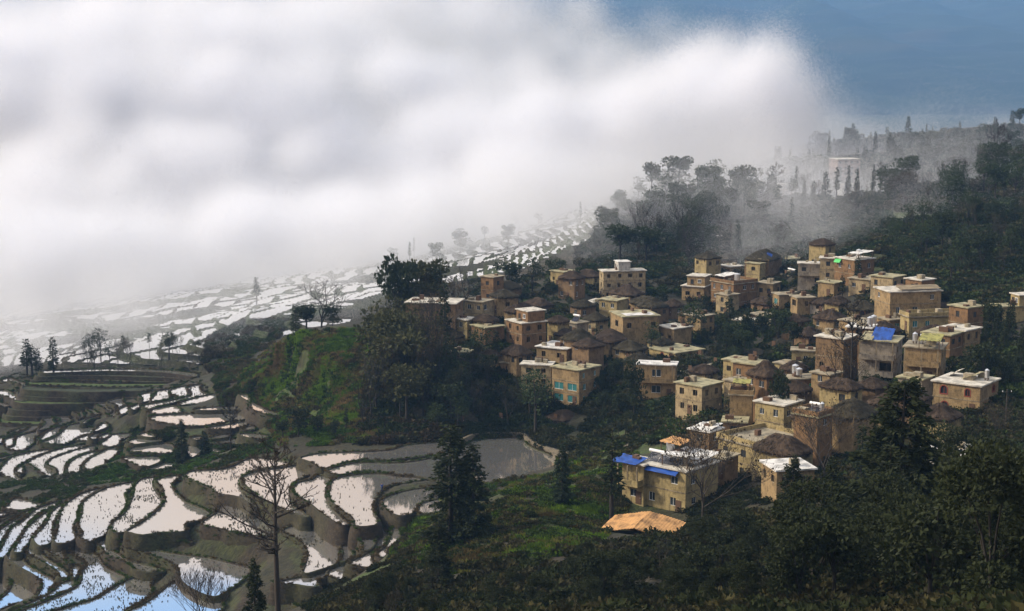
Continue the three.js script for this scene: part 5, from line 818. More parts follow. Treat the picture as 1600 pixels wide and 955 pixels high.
const SPECIMENS = [
  ['coniferNear', 705, 656, 222, 'dark', 'taller dark conifer of the pair in front of the pond', { wide: 1.5 }],
  ['coniferNear', 739, 688, 221, 'dark', 'shorter right-hand conifer of the pair in front of the pond', { wide: 1.35 }],
  ['coniferNear', 878, 690, 240, 'pine', 'single dark conifer on the grassy slope right of the pond', { wide: 1.15 }],
  ['slim', 956, 664, 234, 'dark', 'tall slender conifer left of the blue awning house', { wide: 1.5, variant: 0.9 }],
  ['coniferBig', 1404, 578, 150, 'fore', 'tallest black conifer in the right foreground', { wide: 1.15 * 1.0 }],
  ['coniferNear', 1385, 690, 140, 'fore', 'lower black conifer against the left side of the tallest foreground conifer', { wide: 1.6 }],
  ['coniferNear', 1236, 706, 176, 'fore', 'small black conifer in front of the low white-roofed house', { wide: 1.3 }],
  ['coniferNear', 1298, 708, 170, 'fore', 'small black conifer between the white-roofed house and the tallest conifer', { wide: 1.2 }],
  ['conifer', 1345, 660, 218, 'dark', 'thin dark conifer just left of the tallest foreground conifer', { wide: 1.0 }],
  ['coniferNear', 400, 864, 168, 'fore', 'small black conifer at the bottom edge below the terraces', { wide: 0.9 }],
  ['coniferNear', 686, 806, 186, 'fore', 'dark conifer at the bottom centre below the conifer pair', { wide: 1.25 }],
  ['spireNear', 436, 682, 172, 'fore', 'tall black bare tree standing before the terraces', { bark: BARKDARK, wide: 1.4 }],
  ['fan', 318, 872, 205, 'fore', 'fan-shaped bare tree at the bottom edge before the lower terraces', { bark: BARKDARK, wide: 1.1 }],
  ['bareNear', 1097, 634, 214, 'brown', 'bare tree in front of the right wall of the blue awning house', { bark: BARKDARK, variant: 0.9 }],
  ['bareNear', 1288, 612, 232, 'brown', 'bare tree in front of the low reddish parapet house', { bark: BARKDARK, variant: 0.9 }],
  ['coniferNear', 285, 652, 386, 'dark', 'dark conifer standing among the middle paddies', { wide: 1.2 }],
  ['conifer', 320, 670, 386, 'dark', 'smaller dark conifer right of the one among the middle paddies', { wide: 1.5 }],
  ['spire', 361, 612, 368, 'olive', 'tall thin bare-trunked tree reflected in the paddy', { bark: BARK }],
  ['broad', 625, 390, 404, 'dark', 'tall round-headed dark tree on the ridge left of the village', { wide: 0.62, variant: 0.3 }],
  ['bare', 502, 434, 446, 'mid', 'spreading half-bare tree on the top of the green knoll', { wide: 1.5, variant: 0.6 }],
  ['broad', 478, 472, 444, 'dark', 'dark leafy tree under the spreading half-bare tree', { wide: 1.5 }],
  ['conifer', 462, 476, 440, 'dark', 'dark small conifer at the left of the knoll-top trees', { wide: 1.6 }],
  ['broad', 520, 478, 442, 'dark', 'dark leafy tree at the right of the knoll-top trees', { wide: 1.2 }],
  ['slim', 401, 432, 640, 'dark', 'lone slender tree among the far paddies', { wide: 1.8 }],
  ['broad', 466, 632, 360, 'dark', 'large dark leafy tree left of the reedy pond edge', { wide: 1.15 }],
  ['broad', 497, 646, 358, 'dark', 'dark leafy tree in the middle of the clump by the pond', { wide: 1.1 }],
  ['broad', 442, 654, 362, 'dark', 'leftmost low dark tree of the clump by the pond', { wide: 1.3 }],
  ['broad', 524, 658, 355, 'dark', 'rightmost dark tree of the clump by the pond', { wide: 1.0 }],
  ['slim', 541, 634, 358, 'dark', 'slender dark tree rising right of the pond clump', { wide: 1.6 }],
  ['conifer', 621, 652, 354, 'dark', 'dark conifer on the far pond shore left of the huts', { wide: 1.2 }],
  ['bare', 726, 414, 452, 'mid', 'half-bare round tree above the long brown building', { wide: 1.25, variant: 0.6 }],
  ['broad', 795, 410, 468, 'dark', 'dark broadleaf tree behind the straw-capped ochre house', { wide: 1.1 }],
  ['airy', 832, 402, 470, 'dark', 'open-crowned tree with clear gaps right behind the straw-capped ochre house', { wide: 1.0 }],
  ['broad', 868, 402, 478, 'mid', 'wide leafy tree behind the wide dark straw-roofed house', { wide: 1.25 }],
  ['broad', 900, 420, 470, 'dark', 'dark leafy tree left of the pale three-storey block', { wide: 1.1 }],
  ['broad', 760, 430, 460, 'dark', 'low dark leafy tree right of the half-bare round tree', { wide: 1.5 }],
  ['broad', 668, 432, 430, 'dark', 'dark leafy tree left of the half-bare round tree', { wide: 1.2 }],
  ['broad', 968, 346, 518, 'blue', 'large dark tree mass, left half, behind the pale three-storey block', { wide: 1.5 }],
  ['broad', 1010, 350, 516, 'blue', 'large dark tree mass, right half, behind the pale three-storey block', { wide: 1.4 }],
  ['bare', 998, 314, 524, 'brown', 'bare tree rising above the large dark tree mass', { variant: 0.1 }],
  ['bare', 1074, 309, 512, 'brown', 'tallest bare tree at the back of the village', { wide: 1.15, variant: 0.6 }],
  ['bare', 1026, 330, 522, 'brown', 'leaning bare tree between the dark mass and the tallest bare tree', { variant: 0.4 }],
  ['conifer', 1139, 462, 404, 'dark', 'dark conifer against the wall of the tall brown house', { wide: 1.3 }],
  ['conifer', 1168, 480, 402, 'dark', 'shorter dark conifer right of the one against the tall brown house', { wide: 1.3 }],
  ['conifer', 775, 514, 372, 'dark', 'dark conifer before the straw-roofed houses at the village left', { wide: 1.2 }],
  ['airy', 748, 510, 370, 'mid', 'leafy tree before the low straw-roofed house at the village left'],
  ['airy', 836, 570, 346, 'mid', 'small leafy tree in front of the pale cream house'],
  ['broad', 990, 566, 338, 'dark', 'dark tree at the left end of the railed balcony house', { wide: 0.55 }],
  ['conifer', 1082, 596, 326, 'dark', 'dark thin conifer right of the railed balcony house', { wide: 1.1 }],
  ['airy', 1079, 470, 396, 'mid', 'leafy tree before the big dark straw roof'],
  ['airy', 1018, 500, 380, 'mid', 'leafy bush tree left of the arched-window house'],
  ['broad', 1218, 572, 287, 'dark', 'dark creeper-clad tree against the right side of the brown tower', { wide: 0.5 }],
  ['spire', 1330, 470, 296, 'olive', 'thin leafless tree before the weathered brown house', {}],
  ['bare', 1310, 540, 285, 'brown', 'spreading bare tree left of the weathered brown house foot'],
  ['slim', 1340, 400, 408, 'dark', 'slender dark conifer before the brown house with green panel', { wide: 1.8 }],
  ['slim', 1316, 428, 404, 'dark', 'shorter slender conifer left of the one before the green panel house', { wide: 1.6 }],
  ['broad', 1265, 505, 372, 'mid', 'green leafy tree below the large straw roof with bushes', { wide: 1.3 }],
  ['airy', 1458, 648, 228, 'mid', 'small leafy palm-like tree right of the tallest conifer'],
  ['bareNear', 1560, 620, 240, 'brown', 'bare tree right of the red-arched house', { variant: 0.9 }],
  ['broad', 1018, 250, 622, 'blue', 'leftmost of the three crowns standing out on the misty knoll', { wide: 0.9 }],
  ['broad', 1058, 245, 624, 'blue', 'middle of the three crowns standing out on the misty knoll', { wide: 1.1, variant: 0.6 }],
  ['airy', 1118, 247, 626, 'blue', 'rightmost of the three crowns standing out on the misty knoll', { wide: 1.2 }],
  ['spire', 1211, 256, 606, 'pine', 'tall thin tree left of the pinkish block in the haze', { wide: 1.5 }],
  ['bare', 1252, 270, 604, 'brown', 'thin bare tree left of the conifer row in the haze'],
  ['airy', 1322, 291, 606, 'pine', 'open conifer right in front of the pinkish block', { wide: 0.9 }],
  ['spire', 1376, 254, 546, 'brown', 'bare tree at the left end of the right hillside wood', { variant: 0.9 }],
  ['slim', 1530, 232, 545, 'pine', 'left one of the two dark conifers below the lone tall tree', { wide: 1.7 }],
  ['slim', 1541, 238, 545, 'pine', 'right one of the two dark conifers below the lone tall tree', { wide: 1.7 }],
  ['spire', 1556, 191, 548, 'brown', 'lone tall bare tree topping the right hillside wood', { wide: 1.2 }],
  ['slim', 42, 527, 507, 'dark', 'left dark conifer of the group at the left end of the paddy grove', { wide: 1.8 }],
  ['slim', 50, 535, 506, 'dark', 'middle dark conifer of the group at the left end of the paddy grove', { wide: 2.2 }],
  ['conifer', 60, 543, 506, 'dark', 'right low conifer of the group at the left end of the paddy grove', { wide: 1.4 }],
  ['slim', 84, 524, 504, 'dark', 'single slender conifer of the paddy grove', { wide: 1.6 }],
];
for (const [k, a, top, d, leaf, label, opt] of SPECIMENS) stand(k, a, top, d, leaf, label, undefined, opt);
[640, 662, 684, 706, 760, 776, 818, 838].forEach((a, i) => stand(['broad', 'airy', 'slim', 'broad'][i % 4], a, 612 + (i * 37) % 24, 358, ['dark', 'mid', 'dark', 'dark'][i % 4], ['leafy', 'loose-crowned', 'slender', 'dense'][i % 4] + ' tree in the row along the far pond shore, ' + ['first', 'second', 'third', 'fourth', 'fifth', 'sixth', 'seventh', 'eighth'][i] + ' from the left', 'trees along the far pond shore', { wide: 1.1 }));
// woods: trees of one kind that nothing tells apart share a label
const wood = rng(4242);
function grow(count, zonePoly, dRange, kinds, hRange, label, group) {
  const xs = zonePoly.map((p) => p[0]), ys = zonePoly.map((p) => p[1]); let made = 0, tries = 0;
  while (made < count && tries++ < count * 40) {
    const a = lerp(Math.min(...xs), Math.max(...xs), wood()), b = lerp(Math.min(...ys), Math.max(...ys), wood());
    if (!inside(a, b, zonePoly)) continue;
    let v = hit(a, b); if (!v) continue; const d = toPixel(v.x, v.y, v.z)[2];
    if (d < dRange[0] || d > dRange[1]) continue;
    if (footprints.some(([x, z, r]) => Math.hypot(v.x - x, v.z - z) < r * 0.95)) continue;
    if (paddies.some((p) => v.x > p.box[0] - 1 && v.x < p.box[1] + 1 && v.z > p.box[2] - 1 && v.z < p.box[3] + 1 && (inside(v.x, v.z, p.poly) || edgeDistance(v.x, v.z, p.poly) < 1))) continue;
    v.y = gridAt(v.x, v.z);
    const [kind, leaf, name] = kinds[Math.floor(wood() * kinds.length)];
    const says = { bare: 'leafless tree', broad: 'dense leafy tree', airy: 'loose-crowned leafy tree', conifer: 'dark conifer', slim: 'slender conifer', pole: 'tall thin-trunked tree', broadNear: 'dark leafy shrub' }[kind];
    tree(kind, v, lerp(hRange[0], hRange[1], wood()), leaf, says + ' ' + label, says + 's ' + group, {}); made++;
  }
  if (made < count) console.log('wood short', group, made, count);
}
grow(48, [[600, 500], [640, 470], [720, 500], [715, 560], [700, 640], [640, 690], [560, 692], [590, 600]], [330, 430], [['bare', 'brown'], ['bare', 'brown'], ['bare', 'olive'], ['airy', 'olive'], ['broad', 'olive'], ['slim', 'dark']], [11, 19], 'in the brown wood left of the village', 'in the brown wood');
grow(26, [[700, 590], [840, 610], [840, 672], [700, 680], [640, 680]], [340, 380], [['bare', 'olive'], ['airy', 'mid'], ['broad', 'dark']], [6, 11], 'on the bank between the pond and the village', 'on the pond bank');
grow(22, [[800, 560], [960, 560], [1010, 640], [1000, 680], [880, 690]], [320, 372], [['airy', 'dark'], ['broad', 'dark'], ['bare', 'olive'], ['slim', 'dark']], [3, 6], 'below the tan house with glazed balconies', 'below the glazed balconies');
grow(24, [[90, 560], [320, 552], [320, 578], [90, 580]], [470, 560], [['bare', 'olive'], ['bare', 'brown'], ['pole', 'dark'], ['airy', 'dark']], [5, 10], 'in the thin grove along the paddy edge', 'in the paddy grove');
grow(46, [[940, 335], [960, 305], [1030, 285], [1160, 285], [1195, 310], [1190, 380], [1080, 400], [940, 400]], [520, 680], [['broad', 'blue'], ['broad', 'mid'], ['airy', 'blue']], [8, 13], 'on the misty wooded knoll', 'on the misty knoll');
grow(26, [[920, 370], [1240, 370], [1240, 400], [1100, 415], [920, 420]], [470, 560], [['bare', 'olive'], ['airy', 'mid'], ['slim', 'pine'], ['bare', 'brown']], [7, 12], 'at the foot of the misty knoll', 'at the knoll foot');
grow(24, [[1180, 300], [1350, 300], [1350, 370], [1180, 370]], [520, 760], [['slim', 'pine'], ['bare', 'brown'], ['pole', 'pine'], ['conifer', 'pine'], ['slim', 'pine']], [9, 15], 'in the hazy row before the far houses', 'in the hazy row');
grow(44, [[1355, 315], [1400, 285], [1600, 260], [1600, 320], [1500, 330], [1400, 350]], [470, 620], [['bare', 'brown'], ['bare', 'olive'], ['broad', 'mid'], ['airy', 'mid'], ['slim', 'pine']], [9, 14], 'in the right hillside wood', 'in the right hillside wood');
grow(46, [[1390, 355], [1600, 345], [1600, 480], [1530, 500], [1480, 440], [1400, 430]], [380, 500], [['conifer', 'dark'], ['broad', 'dark'], ['slim', 'dark'], ['airy', 'mid'], ['bare', 'olive']], [6, 11], 'on the slope above the right-hand houses', 'above the right-hand houses');
grow(14, [[1520, 530], [1600, 500], [1600, 620], [1530, 620]], [270, 330], [['conifer', 'dark'], ['conifer', 'dark'], ['broad', 'dark']], [5, 9], 'beside the red-arched house at the right edge', 'at the right edge');
grow(16, [[1130, 500], [1230, 490], [1240, 560], [1120, 570]], [340, 420], [['broad', 'dark'], ['conifer', 'dark'], ['broad', 'mid']], [5, 9], 'in the green gap below the tall brown house', 'in the green gap');
grow(80, [[1200, 245], [1300, 225], [1600, 200], [1600, 255], [1420, 285], [1200, 300]], [700, 1060], [['slim', 'pine'], ['conifer', 'blue'], ['broad', 'blue']], [9, 16], 'under the blue mountain beyond the ridge', 'under the mountain');
grow(14, [[560, 400], [900, 335], [920, 350], [640, 420]], [640, 1000], [['broad', 'blue'], ['slim', 'pine']], [6, 11], 'faint in the edge of the fog bank', 'in the fog edge');
grow(55, [[720, 470], [1230, 450], [1500, 500], [1480, 640], [1300, 680], [1120, 660], [720, 540]], [255, 470], [['airy', 'mid'], ['airy', 'dark'], ['broad', 'dark'], ['bare', 'olive']], [2.6, 5], 'growing between the village houses', 'between the village houses');
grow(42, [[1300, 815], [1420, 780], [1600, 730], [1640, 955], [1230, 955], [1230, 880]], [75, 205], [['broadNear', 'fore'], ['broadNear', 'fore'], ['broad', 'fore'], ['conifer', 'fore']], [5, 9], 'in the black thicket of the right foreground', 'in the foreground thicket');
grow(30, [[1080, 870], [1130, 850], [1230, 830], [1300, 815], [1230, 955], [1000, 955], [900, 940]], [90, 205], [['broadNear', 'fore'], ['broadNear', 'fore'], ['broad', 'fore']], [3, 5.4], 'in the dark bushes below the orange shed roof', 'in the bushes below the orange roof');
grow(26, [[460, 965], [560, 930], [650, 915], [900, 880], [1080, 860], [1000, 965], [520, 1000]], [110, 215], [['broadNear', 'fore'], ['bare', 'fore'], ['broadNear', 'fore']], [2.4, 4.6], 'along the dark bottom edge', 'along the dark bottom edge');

// ---------------------------------------------------------------- undergrowth, stubble, people, small things
{
  const R = rng(99), L = new Leaves(501), G = new Leaves(502);
  for (let i = 0; i < 70; i++) { const d = V(R() - 0.5, R() * 0.6, R() - 0.5).normalize(), u = 0.25 + 0.6 * R(); L.add(d.x * u, d.y * u * 0.9 + 0.05, d.z * u, 0.28 + 0.2 * R(), d, 0.7); }
  for (let i = 0; i < 26; i++) { const a = R() * 6.283, u = R() * 0.5; G.add(Math.cos(a) * u, 0, Math.sin(a) * u, 0.35 + 0.35 * R(), V(Math.cos(a) * 0.4, 2.6, Math.sin(a) * 0.4), 0.28); }
  const zones = [ // [count, outline in the photograph, kind, size, palette]
    [8500, [[370, 590], [420, 545], [470, 518], [600, 512], [640, 560], [620, 690], [440, 700], [400, 640]], 'g', [0.7, 1.5], [[0.12, 0.20, 0.02], [0.16, 0.16, 0.045], [0.17, 0.12, 0.05], [0.09, 0.155, 0.018]]],
    [1500, [[370, 590], [420, 545], [470, 518], [600, 512], [640, 560], [620, 690], [440, 700], [400, 640]], 'b', [0.5, 1.3], [[0.035, 0.06, 0.012], [0.06, 0.05, 0.022], [0.045, 0.085, 0.014]]],
    [3200, [[590, 510], [720, 500], [720, 690], [560, 695]], 'b', [0.7, 1.9], [[0.04, 0.042, 0.016], [0.06, 0.045, 0.024], [0.03, 0.04, 0.013]]],
    [3600, [[640, 600], [900, 560], [1010, 640], [1000, 700], [880, 720], [820, 690], [640, 690]], 'b', [0.6, 1.6], [[0.03, 0.042, 0.014], [0.045, 0.045, 0.018], [0.025, 0.032, 0.012]]],
    [3800, [[620, 800], [700, 760], [870, 740], [900, 690], [1000, 680], [980, 800], [930, 860], [700, 900], [610, 880]], 'g', [0.5, 1.2], [[0.11, 0.18, 0.016], [0.07, 0.12, 0.012], [0.12, 0.12, 0.028], [0.085, 0.065, 0.024]]],
    [2600, [[620, 800], [700, 760], [870, 740], [900, 690], [1000, 680], [980, 800], [930, 860], [700, 900], [610, 880]], 'b', [0.35, 1.0], [[0.035, 0.06, 0.012], [0.05, 0.045, 0.02], [0.028, 0.04, 0.012]]],
    [9500, [[720, 440], [1230, 400], [1540, 420], [1600, 560], [1600, 720], [1300, 760], [1000, 690], [720, 580]], 'b', [0.5, 1.7], [[0.032, 0.042, 0.014], [0.05, 0.045, 0.02], [0.025, 0.03, 0.012], [0.04, 0.06, 0.015]]],
    [3000, [[1380, 350], [1600, 330], [1600, 500], [1500, 480], [1390, 430]], 'b', [0.9, 2.4], [[0.026, 0.038, 0.013], [0.05, 0.048, 0.02], [0.035, 0.05, 0.016]]],
    [2600, [[920, 390], [940, 330], [1040, 285], [1360, 300], [1400, 360], [1250, 400]], 'b', [1.2, 3.0], [[0.03, 0.045, 0.02], [0.045, 0.05, 0.022], [0.03, 0.05, 0.018]]],
    [1800, [[1360, 330], [1400, 290], [1600, 260], [1600, 340]], 'b', [1.2, 2.6], [[0.03, 0.045, 0.016], [0.055, 0.05, 0.022]]],
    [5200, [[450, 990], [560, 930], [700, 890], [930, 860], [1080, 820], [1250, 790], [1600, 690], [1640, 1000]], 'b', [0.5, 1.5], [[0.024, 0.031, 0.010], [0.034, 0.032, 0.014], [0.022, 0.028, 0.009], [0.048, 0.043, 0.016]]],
    [2600, [[130, 760], [180, 690], [260, 640], [300, 690], [430, 690], [420, 720], [280, 745], [200, 752]], 'b', [0.3, 1.0], [[0.035, 0.06, 0.012], [0.04, 0.045, 0.015], [0.045, 0.085, 0.014]]],
    [500, [[0, 585], [310, 575], [330, 620], [200, 640], [0, 665]], 'g', [0.6, 1.2], [[0.04, 0.065, 0.014], [0.06, 0.055, 0.025], [0.035, 0.045, 0.014]]],
    [1200, [[300, 540], [380, 500], [460, 500], [420, 545], [330, 590]], 'b', [0.6, 1.4], [[0.035, 0.05, 0.014], [0.06, 0.05, 0.024]]],
    [2200, [[900, 385], [1400, 370], [1400, 425], [1100, 440], [900, 440]], 'b', [0.8, 2.2], [[0.03, 0.045, 0.016], [0.05, 0.046, 0.02]]],
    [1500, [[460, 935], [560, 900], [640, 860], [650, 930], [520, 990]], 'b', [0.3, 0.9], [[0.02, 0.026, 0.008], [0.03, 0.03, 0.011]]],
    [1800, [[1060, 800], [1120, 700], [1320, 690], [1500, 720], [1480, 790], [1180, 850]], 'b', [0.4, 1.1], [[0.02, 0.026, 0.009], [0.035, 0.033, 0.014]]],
    [900, [[325, 570], [395, 540], [410, 620], [345, 640]], 'g', [0.6, 1.3], [[0.10, 0.075, 0.032], [0.07, 0.10, 0.02], [0.085, 0.07, 0.03]]],
    [500, [[325, 570], [395, 540], [410, 620], [345, 640]], 'b', [0.4, 1.0], [[0.05, 0.05, 0.02], [0.04, 0.06, 0.014]]],
    [1500, [[1180, 300], [1200, 240], [1300, 215], [1600, 195], [1600, 260], [1400, 300]], 'b', [2, 4.5], [[0.03, 0.045, 0.016], [0.05, 0.05, 0.022]]],
    [900, [[0, 755], [140, 735], [130, 775], [0, 800]], 'b', [0.3, 0.8], [[0.035, 0.055, 0.012], [0.05, 0.05, 0.02]]],
  ];
  const put = { b: [], g: [] };
  for (const [count, poly, kind, [s0, s1], pal] of zones) {
    const xs = poly.map((p) => p[0]), ys = poly.map((p) => p[1]);
    for (let n = 0, tries = 0; n < count && tries < count * 6; tries++) {
      const a = lerp(Math.min(...xs), Math.max(...xs), R()), b = lerp(Math.min(...ys), Math.max(...ys), R());
      if (!inside(a, b, poly)) continue;
      const v = hit(a, b); if (!v) continue;
      if (fbm(v.x / 9, kind === 'b' ? 3 : 8, v.z / 9, 2) < -0.14) continue;
      if (footprints.some(([x, z, r]) => Math.hypot(v.x - x, v.z - z) < r * 0.62)) continue;
      if (paddies.some((p) => v.x > p.box[0] - 1 && v.x < p.box[1] + 1 && v.z > p.box[2] - 1 && v.z < p.box[3] + 1 && inside(v.x, v.z, p.poly))) continue;
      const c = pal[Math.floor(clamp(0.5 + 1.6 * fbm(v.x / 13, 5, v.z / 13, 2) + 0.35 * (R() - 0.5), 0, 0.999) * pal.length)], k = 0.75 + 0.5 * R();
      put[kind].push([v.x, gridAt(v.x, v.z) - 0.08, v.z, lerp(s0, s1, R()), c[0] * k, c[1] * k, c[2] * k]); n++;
    }
  }
  // dry and green tufts along the paddy banks
  for (const p of paddies) for (let i = 0; i < p.poly.length; i++) { const A = p.poly[i], B = p.poly[(i + 1) % p.poly.length], len = Math.hypot(B[0] - A[0], B[1] - A[1]), nx = (B[1] - A[1]) / (len || 1), nz = (A[0] - B[0]) / (len || 1); for (let k = 0; k < len * 2.4; k++) { const u = R(), o = 0.15 + 1.15 * R() * R(), dy = o < 0.5 ? 0.2 : 0.2 - 2.4 * (o - 0.5), x = lerp(A[0], B[0], u) + nx * o, z = lerp(A[1], B[1], u) + nz * o, gr = fbm(x / 7, 1.5, z / 7, 2) > 0.02, q = 0.7 + 0.6 * R(); if (paddies.some((w) => w !== p && x > w.box[0] && x < w.box[1] && z > w.box[2] && z < w.box[3] && inside(x, z, w.poly))) continue; put.g.push([x, p.level + dy, z, 0.25 + 0.55 * R(), ...(gr ? [0.05, 0.075, 0.014] : [0.085, 0.062, 0.028]).map((c) => c * q)]); } }
  const mat = new THREE.MeshPhysicalMaterial({ color: 0xffffff, roughness: 0.95, transmission: 0.2, thickness: 0, specularIntensity: 0.2, side: THREE.DoubleSide });
  const X = new THREE.Matrix4(), Q = new THREE.Quaternion(), E = new THREE.Euler();
  const lay = (name, g, list, label, m = mat) => { const o = new THREE.InstancedMesh(g, m, list.length); list.forEach(([x, y, z, s, r, gg, b], i) => { o.setMatrixAt(i, X.compose(V(x, y, z), Q.setFromEuler(E.set(0.2 * (R() - 0.5), R() * 6.283, 0.2 * (R() - 0.5))), V(s, s * (0.7 + 0.5 * R()), s))); o.setColorAt(i, C(r, gg, b)); }); o.name = name; o.userData = { kind: 'stuff', label, category: name }; o.castShadow = o.receiveShadow = true; scene.add(o); };
  lay('undergrowth', L.geometry(), put.b, 'low bushes and scrub covering the hillsides'); lay('grass', G.geometry(), put.g, 'tufts of green and dry grass on the knoll and banks');
  // stubble left in the flooded fields
  const T = new Leaves(503); for (let i = 0; i < 9; i++) { const a = i * 0.7; T.add(Math.cos(a) * 0.05, -0.05, Math.sin(a) * 0.05, 0.3 + 0.15 * R(), V(Math.cos(a) * 0.5, 2.4, Math.sin(a) * 0.5), 0.3); }
  const st = [];
  for (const p of paddies) { const [x0, x1, z0, z1] = p.box, n = p.stubble * (x1 - x0) * (z1 - z0) * 3; for (let i = 0; i < n; i++) { const x = lerp(x0, x1, R()), z = lerp(z0, z1, R()); if (!inside(x, z, p.poly) || fbm(x / 6, 2, z / 6, 2) < -0.06) continue; const k = 0.6 + 0.8 * R(); st.push([x, p.level, z, 0.32 + 0.5 * R(), 0.045 * k, 0.045 * k, 0.016 * k]); } }
  lay('rice_stubble', T.geometry(), st, 'dark rice stubble and seedlings standing in the flooded paddies');
  console.log('undergrowth', put.b.length, 'grass', put.g.length, 'stubble', st.length);
}
// two people on the paddy banks: each body one continuous surface
function person(label, v, turn, top, legs, pose) {
  const t = thing('person', label, 'person'); t.position.copy(v); t.rotation.y = turn;
  const bones = [ // a, b, radii
    [[0, 0.95, 0], [0, 1.38, 0.02], 0.15, 0.17], [[-0.17, 1.40, 0], [0.17, 1.40, 0], 0.075, 0.075], [[0, 1.42, 0], [0, 1.53, 0.02], 0.06, 0.055], [[0, 1.60, 0.03], [0, 1.66, 0.02], 0.095, 0.10], [[0, 1.585, 0.12], [0, 1.60, 0.13], 0.02, 0.018],
    [[-0.09, 0.93, 0], [-0.10, 0.50, 0.04], 0.10, 0.065], [[-0.10, 0.50, 0.04], [-0.11, 0.09, -0.02], 0.065, 0.045], [[-0.11, 0.06, -0.02], [-0.12, 0.045, 0.15], 0.045, 0.038],
    [[0.09, 0.93, 0], [0.11, 0.50, 0.06], 0.10, 0.065], [[0.11, 0.50, 0.06], [0.12, 0.09, 0.03], 0.065, 0.045], [[0.12, 0.06, 0.03], [0.13, 0.045, 0.2], 0.045, 0.038],
    ...pose.flatMap(([s, e, h]) => { const hand = [h, [h[0] * 1.02, h[1] - 0.03, h[2] + 0.07]]; return [[s, e, 0.06, 0.048], [e, h, 0.048, 0.034], [...hand, 0.035, 0.026], ...[-0.03, -0.012, 0.006, 0.024].map((o) => [[h[0] + o, h[1] - 0.03, h[2] + 0.06], [h[0] + o, h[1] - 0.06, h[2] + 0.125 - Math.abs(o)], 0.011, 0.009]), [[h[0] + 0.035, h[1], h[2] + 0.02], [h[0] + 0.06, h[1] - 0.02, h[2] + 0.07], 0.012, 0.009]]; }),
  ];
  const n = 72, mc = new MarchingCubes(n, new THREE.MeshBasicMaterial(), false, false, 60000); mc.isolation = 0; const size = 1.0;
  const dist = (p, [a, b, r0, r1]) => { const ab = [b[0] - a[0], b[1] - a[1], b[2] - a[2]], ap = [p[0] - a[0], p[1] - a[1], p[2] - a[2]], u = clamp((ab[0] * ap[0] + ab[1] * ap[1] + ab[2] * ap[2]) / (ab[0] ** 2 + ab[1] ** 2 + ab[2] ** 2 + 1e-9), 0, 1); return Math.hypot(ap[0] - ab[0] * u, ap[1] - ab[1] * u, ap[2] - ab[2] * u) - lerp(r0, r1, u); };
  const half = n / 2;
  for (let z = 0; z < n; z++) for (let y = 0; y < n; y++) for (let x = 0; x < n; x++) { const p = [(x - half) / half * size, (y - half) / half * size + 0.9, (z - half) / half * size]; let s = 0; for (const b of bones) s += Math.exp(-dist(p, b) * 45); mc.field[x + y * n + z * n * n] = Math.log(Math.max(s, 1e-30)) / 45; }
  mc.update();
  const g = new THREE.BufferGeometry(), c = mc.count ?? mc.geometry.drawRange.count, pos = mc.positionArray.slice(0, c * 3), col = new Float32Array(c * 3);
  for (let i = 0; i < c; i++) { pos[i * 3] *= size; pos[i * 3 + 1] = pos[i * 3 + 1] * size + 0.9; pos[i * 3 + 2] *= size; const y = pos[i * 3 + 1], skin = y > 1.5 || (y < 1.15 && Math.abs(pos[i * 3]) > 0.24), q = y > 1.66 ? [0.012, 0.01, 0.01] : skin ? [0.30, 0.17, 0.11] : y > 0.9 ? top : y > 0.1 ? legs : [0.02, 0.02, 0.02]; col.set(q, i * 3); }
  g.setAttribute('position', new THREE.BufferAttribute(pos, 3)); g.setAttribute('color', new THREE.BufferAttribute(col, 3)); g.setAttribute('normal', new THREE.BufferAttribute(mc.normalArray.slice(0, c * 3).map((q) => q), 3)); g.computeVertexNormals();
  mesh('body', g, std({ vertexColors: true, roughness: 0.9 }), t);
  return t;
}
{
  const on = (a, b, lvl) => { const v = atLevel(a, b, lvl); v.y = lvl + 0.27; return v; };
  person('person in white top and dark trousers standing on the bank of a middle paddy', on(489, 791, -83.8), 2.6, [0.62, 0.62, 0.62], [0.02, 0.02, 0.03], [[[-0.2, 1.38, 0], [-0.27, 1.1, 0.03], [-0.22, 0.88, 0.16]], [[0.2, 1.38, 0], [0.27, 1.1, 0.02], [0.25, 0.86, 0.12]]]);
  person('person in blue clothes standing at the tip of the grassy bank between paddies', on(597, 771, -81.3), 3.6, [0.03, 0.06, 0.2], [0.02, 0.03, 0.07], [[[-0.2, 1.38, 0], [-0.28, 1.12, 0.1], [-0.12, 1.2, 0.32]], [[0.2, 1.38, 0], [0.28, 1.12, 0.1], [0.14, 1.22, 0.32]]]);
}
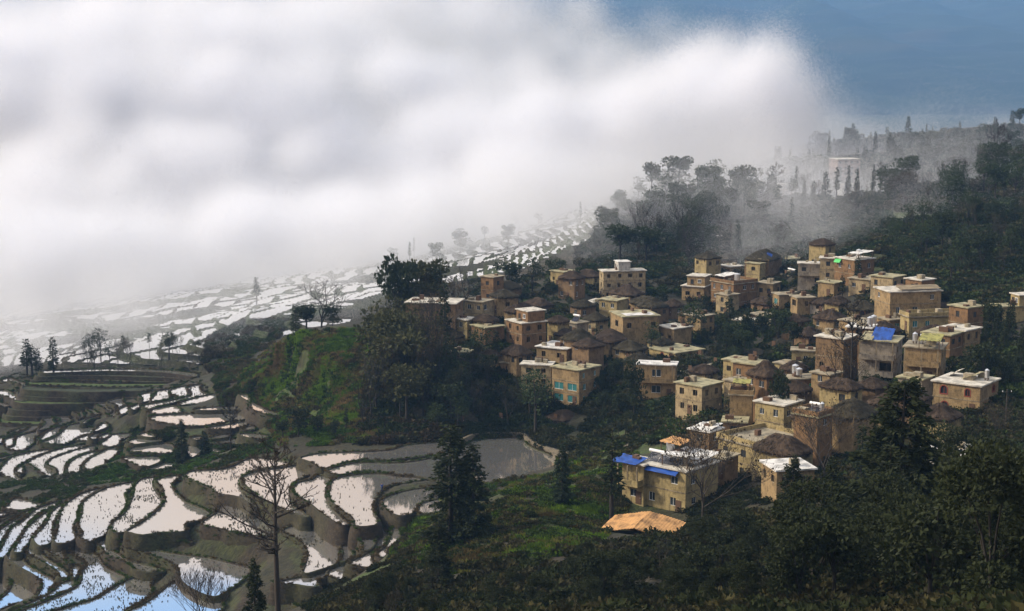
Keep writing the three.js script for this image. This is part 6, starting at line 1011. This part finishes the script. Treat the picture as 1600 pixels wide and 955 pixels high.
// footpath with a low retaining wall along the pond
{
  const line = [[700, 713], [729, 694], [747, 685], [779, 682], [816, 684], [826, 694], [852, 706], [900, 712], [960, 706], [1010, 690]].map(([a, b]) => { const v = hit(a, b - 1); v.y = Math.max(gridAt(v.x, v.z), -80.9); return v; });
  const c = new THREE.CatmullRomCurve3(line), n = 90, pos = [], idx = [], uv = [];
  for (let i = 0; i <= n; i++) { const p = c.getPoint(i / n), q = c.getTangent(i / n), nx = -q.z, nz = q.x, l = Math.hypot(nx, nz) || 1; for (const [o, u] of [[-0.6, -2.4], [-0.6, 0.34], [0.6, 0.34], [0.6, -2.4]]) { pos.push(p.x + nx / l * o, p.y + u, p.z + nz / l * o); uv.push(i / 3, o + u); } }
  for (let i = 0; i < n; i++) for (let k = 0; k < 3; k++) { const a = i * 4 + k; idx.push(a, a + 1, a + 4, a + 1, a + 5, a + 4); }
  const g = new THREE.BufferGeometry(); g.setAttribute('position', new THREE.Float32BufferAttribute(pos, 3)); g.setAttribute('uv', new THREE.Float32BufferAttribute(uv, 2)); g.setIndex(idx); g.computeVertexNormals();
  structure('footpath', g, std({ color: C(0.20, 0.165, 0.11), map: soilMap }));
}

// a utility pole with its cross-arm and a white pipe rail down to the pond
{
  const t = thing('utility_pole', 'wooden utility pole with cross-arm before the red-arched house', 'pole'), v = footing(1571, 256); t.position.copy(v); const h = at(1571, 606, 256).y - v.y;
  mesh('pole', new THREE.CylinderGeometry(0.09, 0.13, h + 0.6, 8).translate(0, h / 2 - 0.3, 0), BARKPALE, t); mesh('cross_arm', box(1.7, 0.1, 0.1, 0, h - 0.5, 0), BARKPALE, t); for (const x of [-0.7, 0, 0.7]) mesh('insulator', new THREE.CylinderGeometry(0.05, 0.07, 0.2, 6).translate(x, h - 0.35, 0), M.white, t);
  const q = thing('pipe_rail', 'white pipe rail running down from the lowest straw-roofed house to the pond', 'pipe');
  const pts = [[815, 682], [815, 672], [828, 657], [855, 652], [866, 649]].map(([a, b]) => { const p = at(a, b, 347); p.y = gridAt(p.x, p.z) + 0.6; return p; }); q.position.copy(pts[0]);
  mesh('pipe', new THREE.TubeGeometry(new THREE.CatmullRomCurve3(pts.map((p) => p.clone().sub(pts[0])), false, 'catmullrom', 0.05), 40, 0.06, 6), M.slab, q);
  for (const p of pts.slice(1)) { const g0 = Math.min(gridAt(p.x, p.z), p.y - 0.4); mesh('support', box(0.08, p.y - g0, 0.08, p.x - pts[0].x, (g0 - p.y) / 2 + p.y - pts[0].y, p.z - pts[0].z), M.slab, q); }
}
renderer.render(scene, camera);
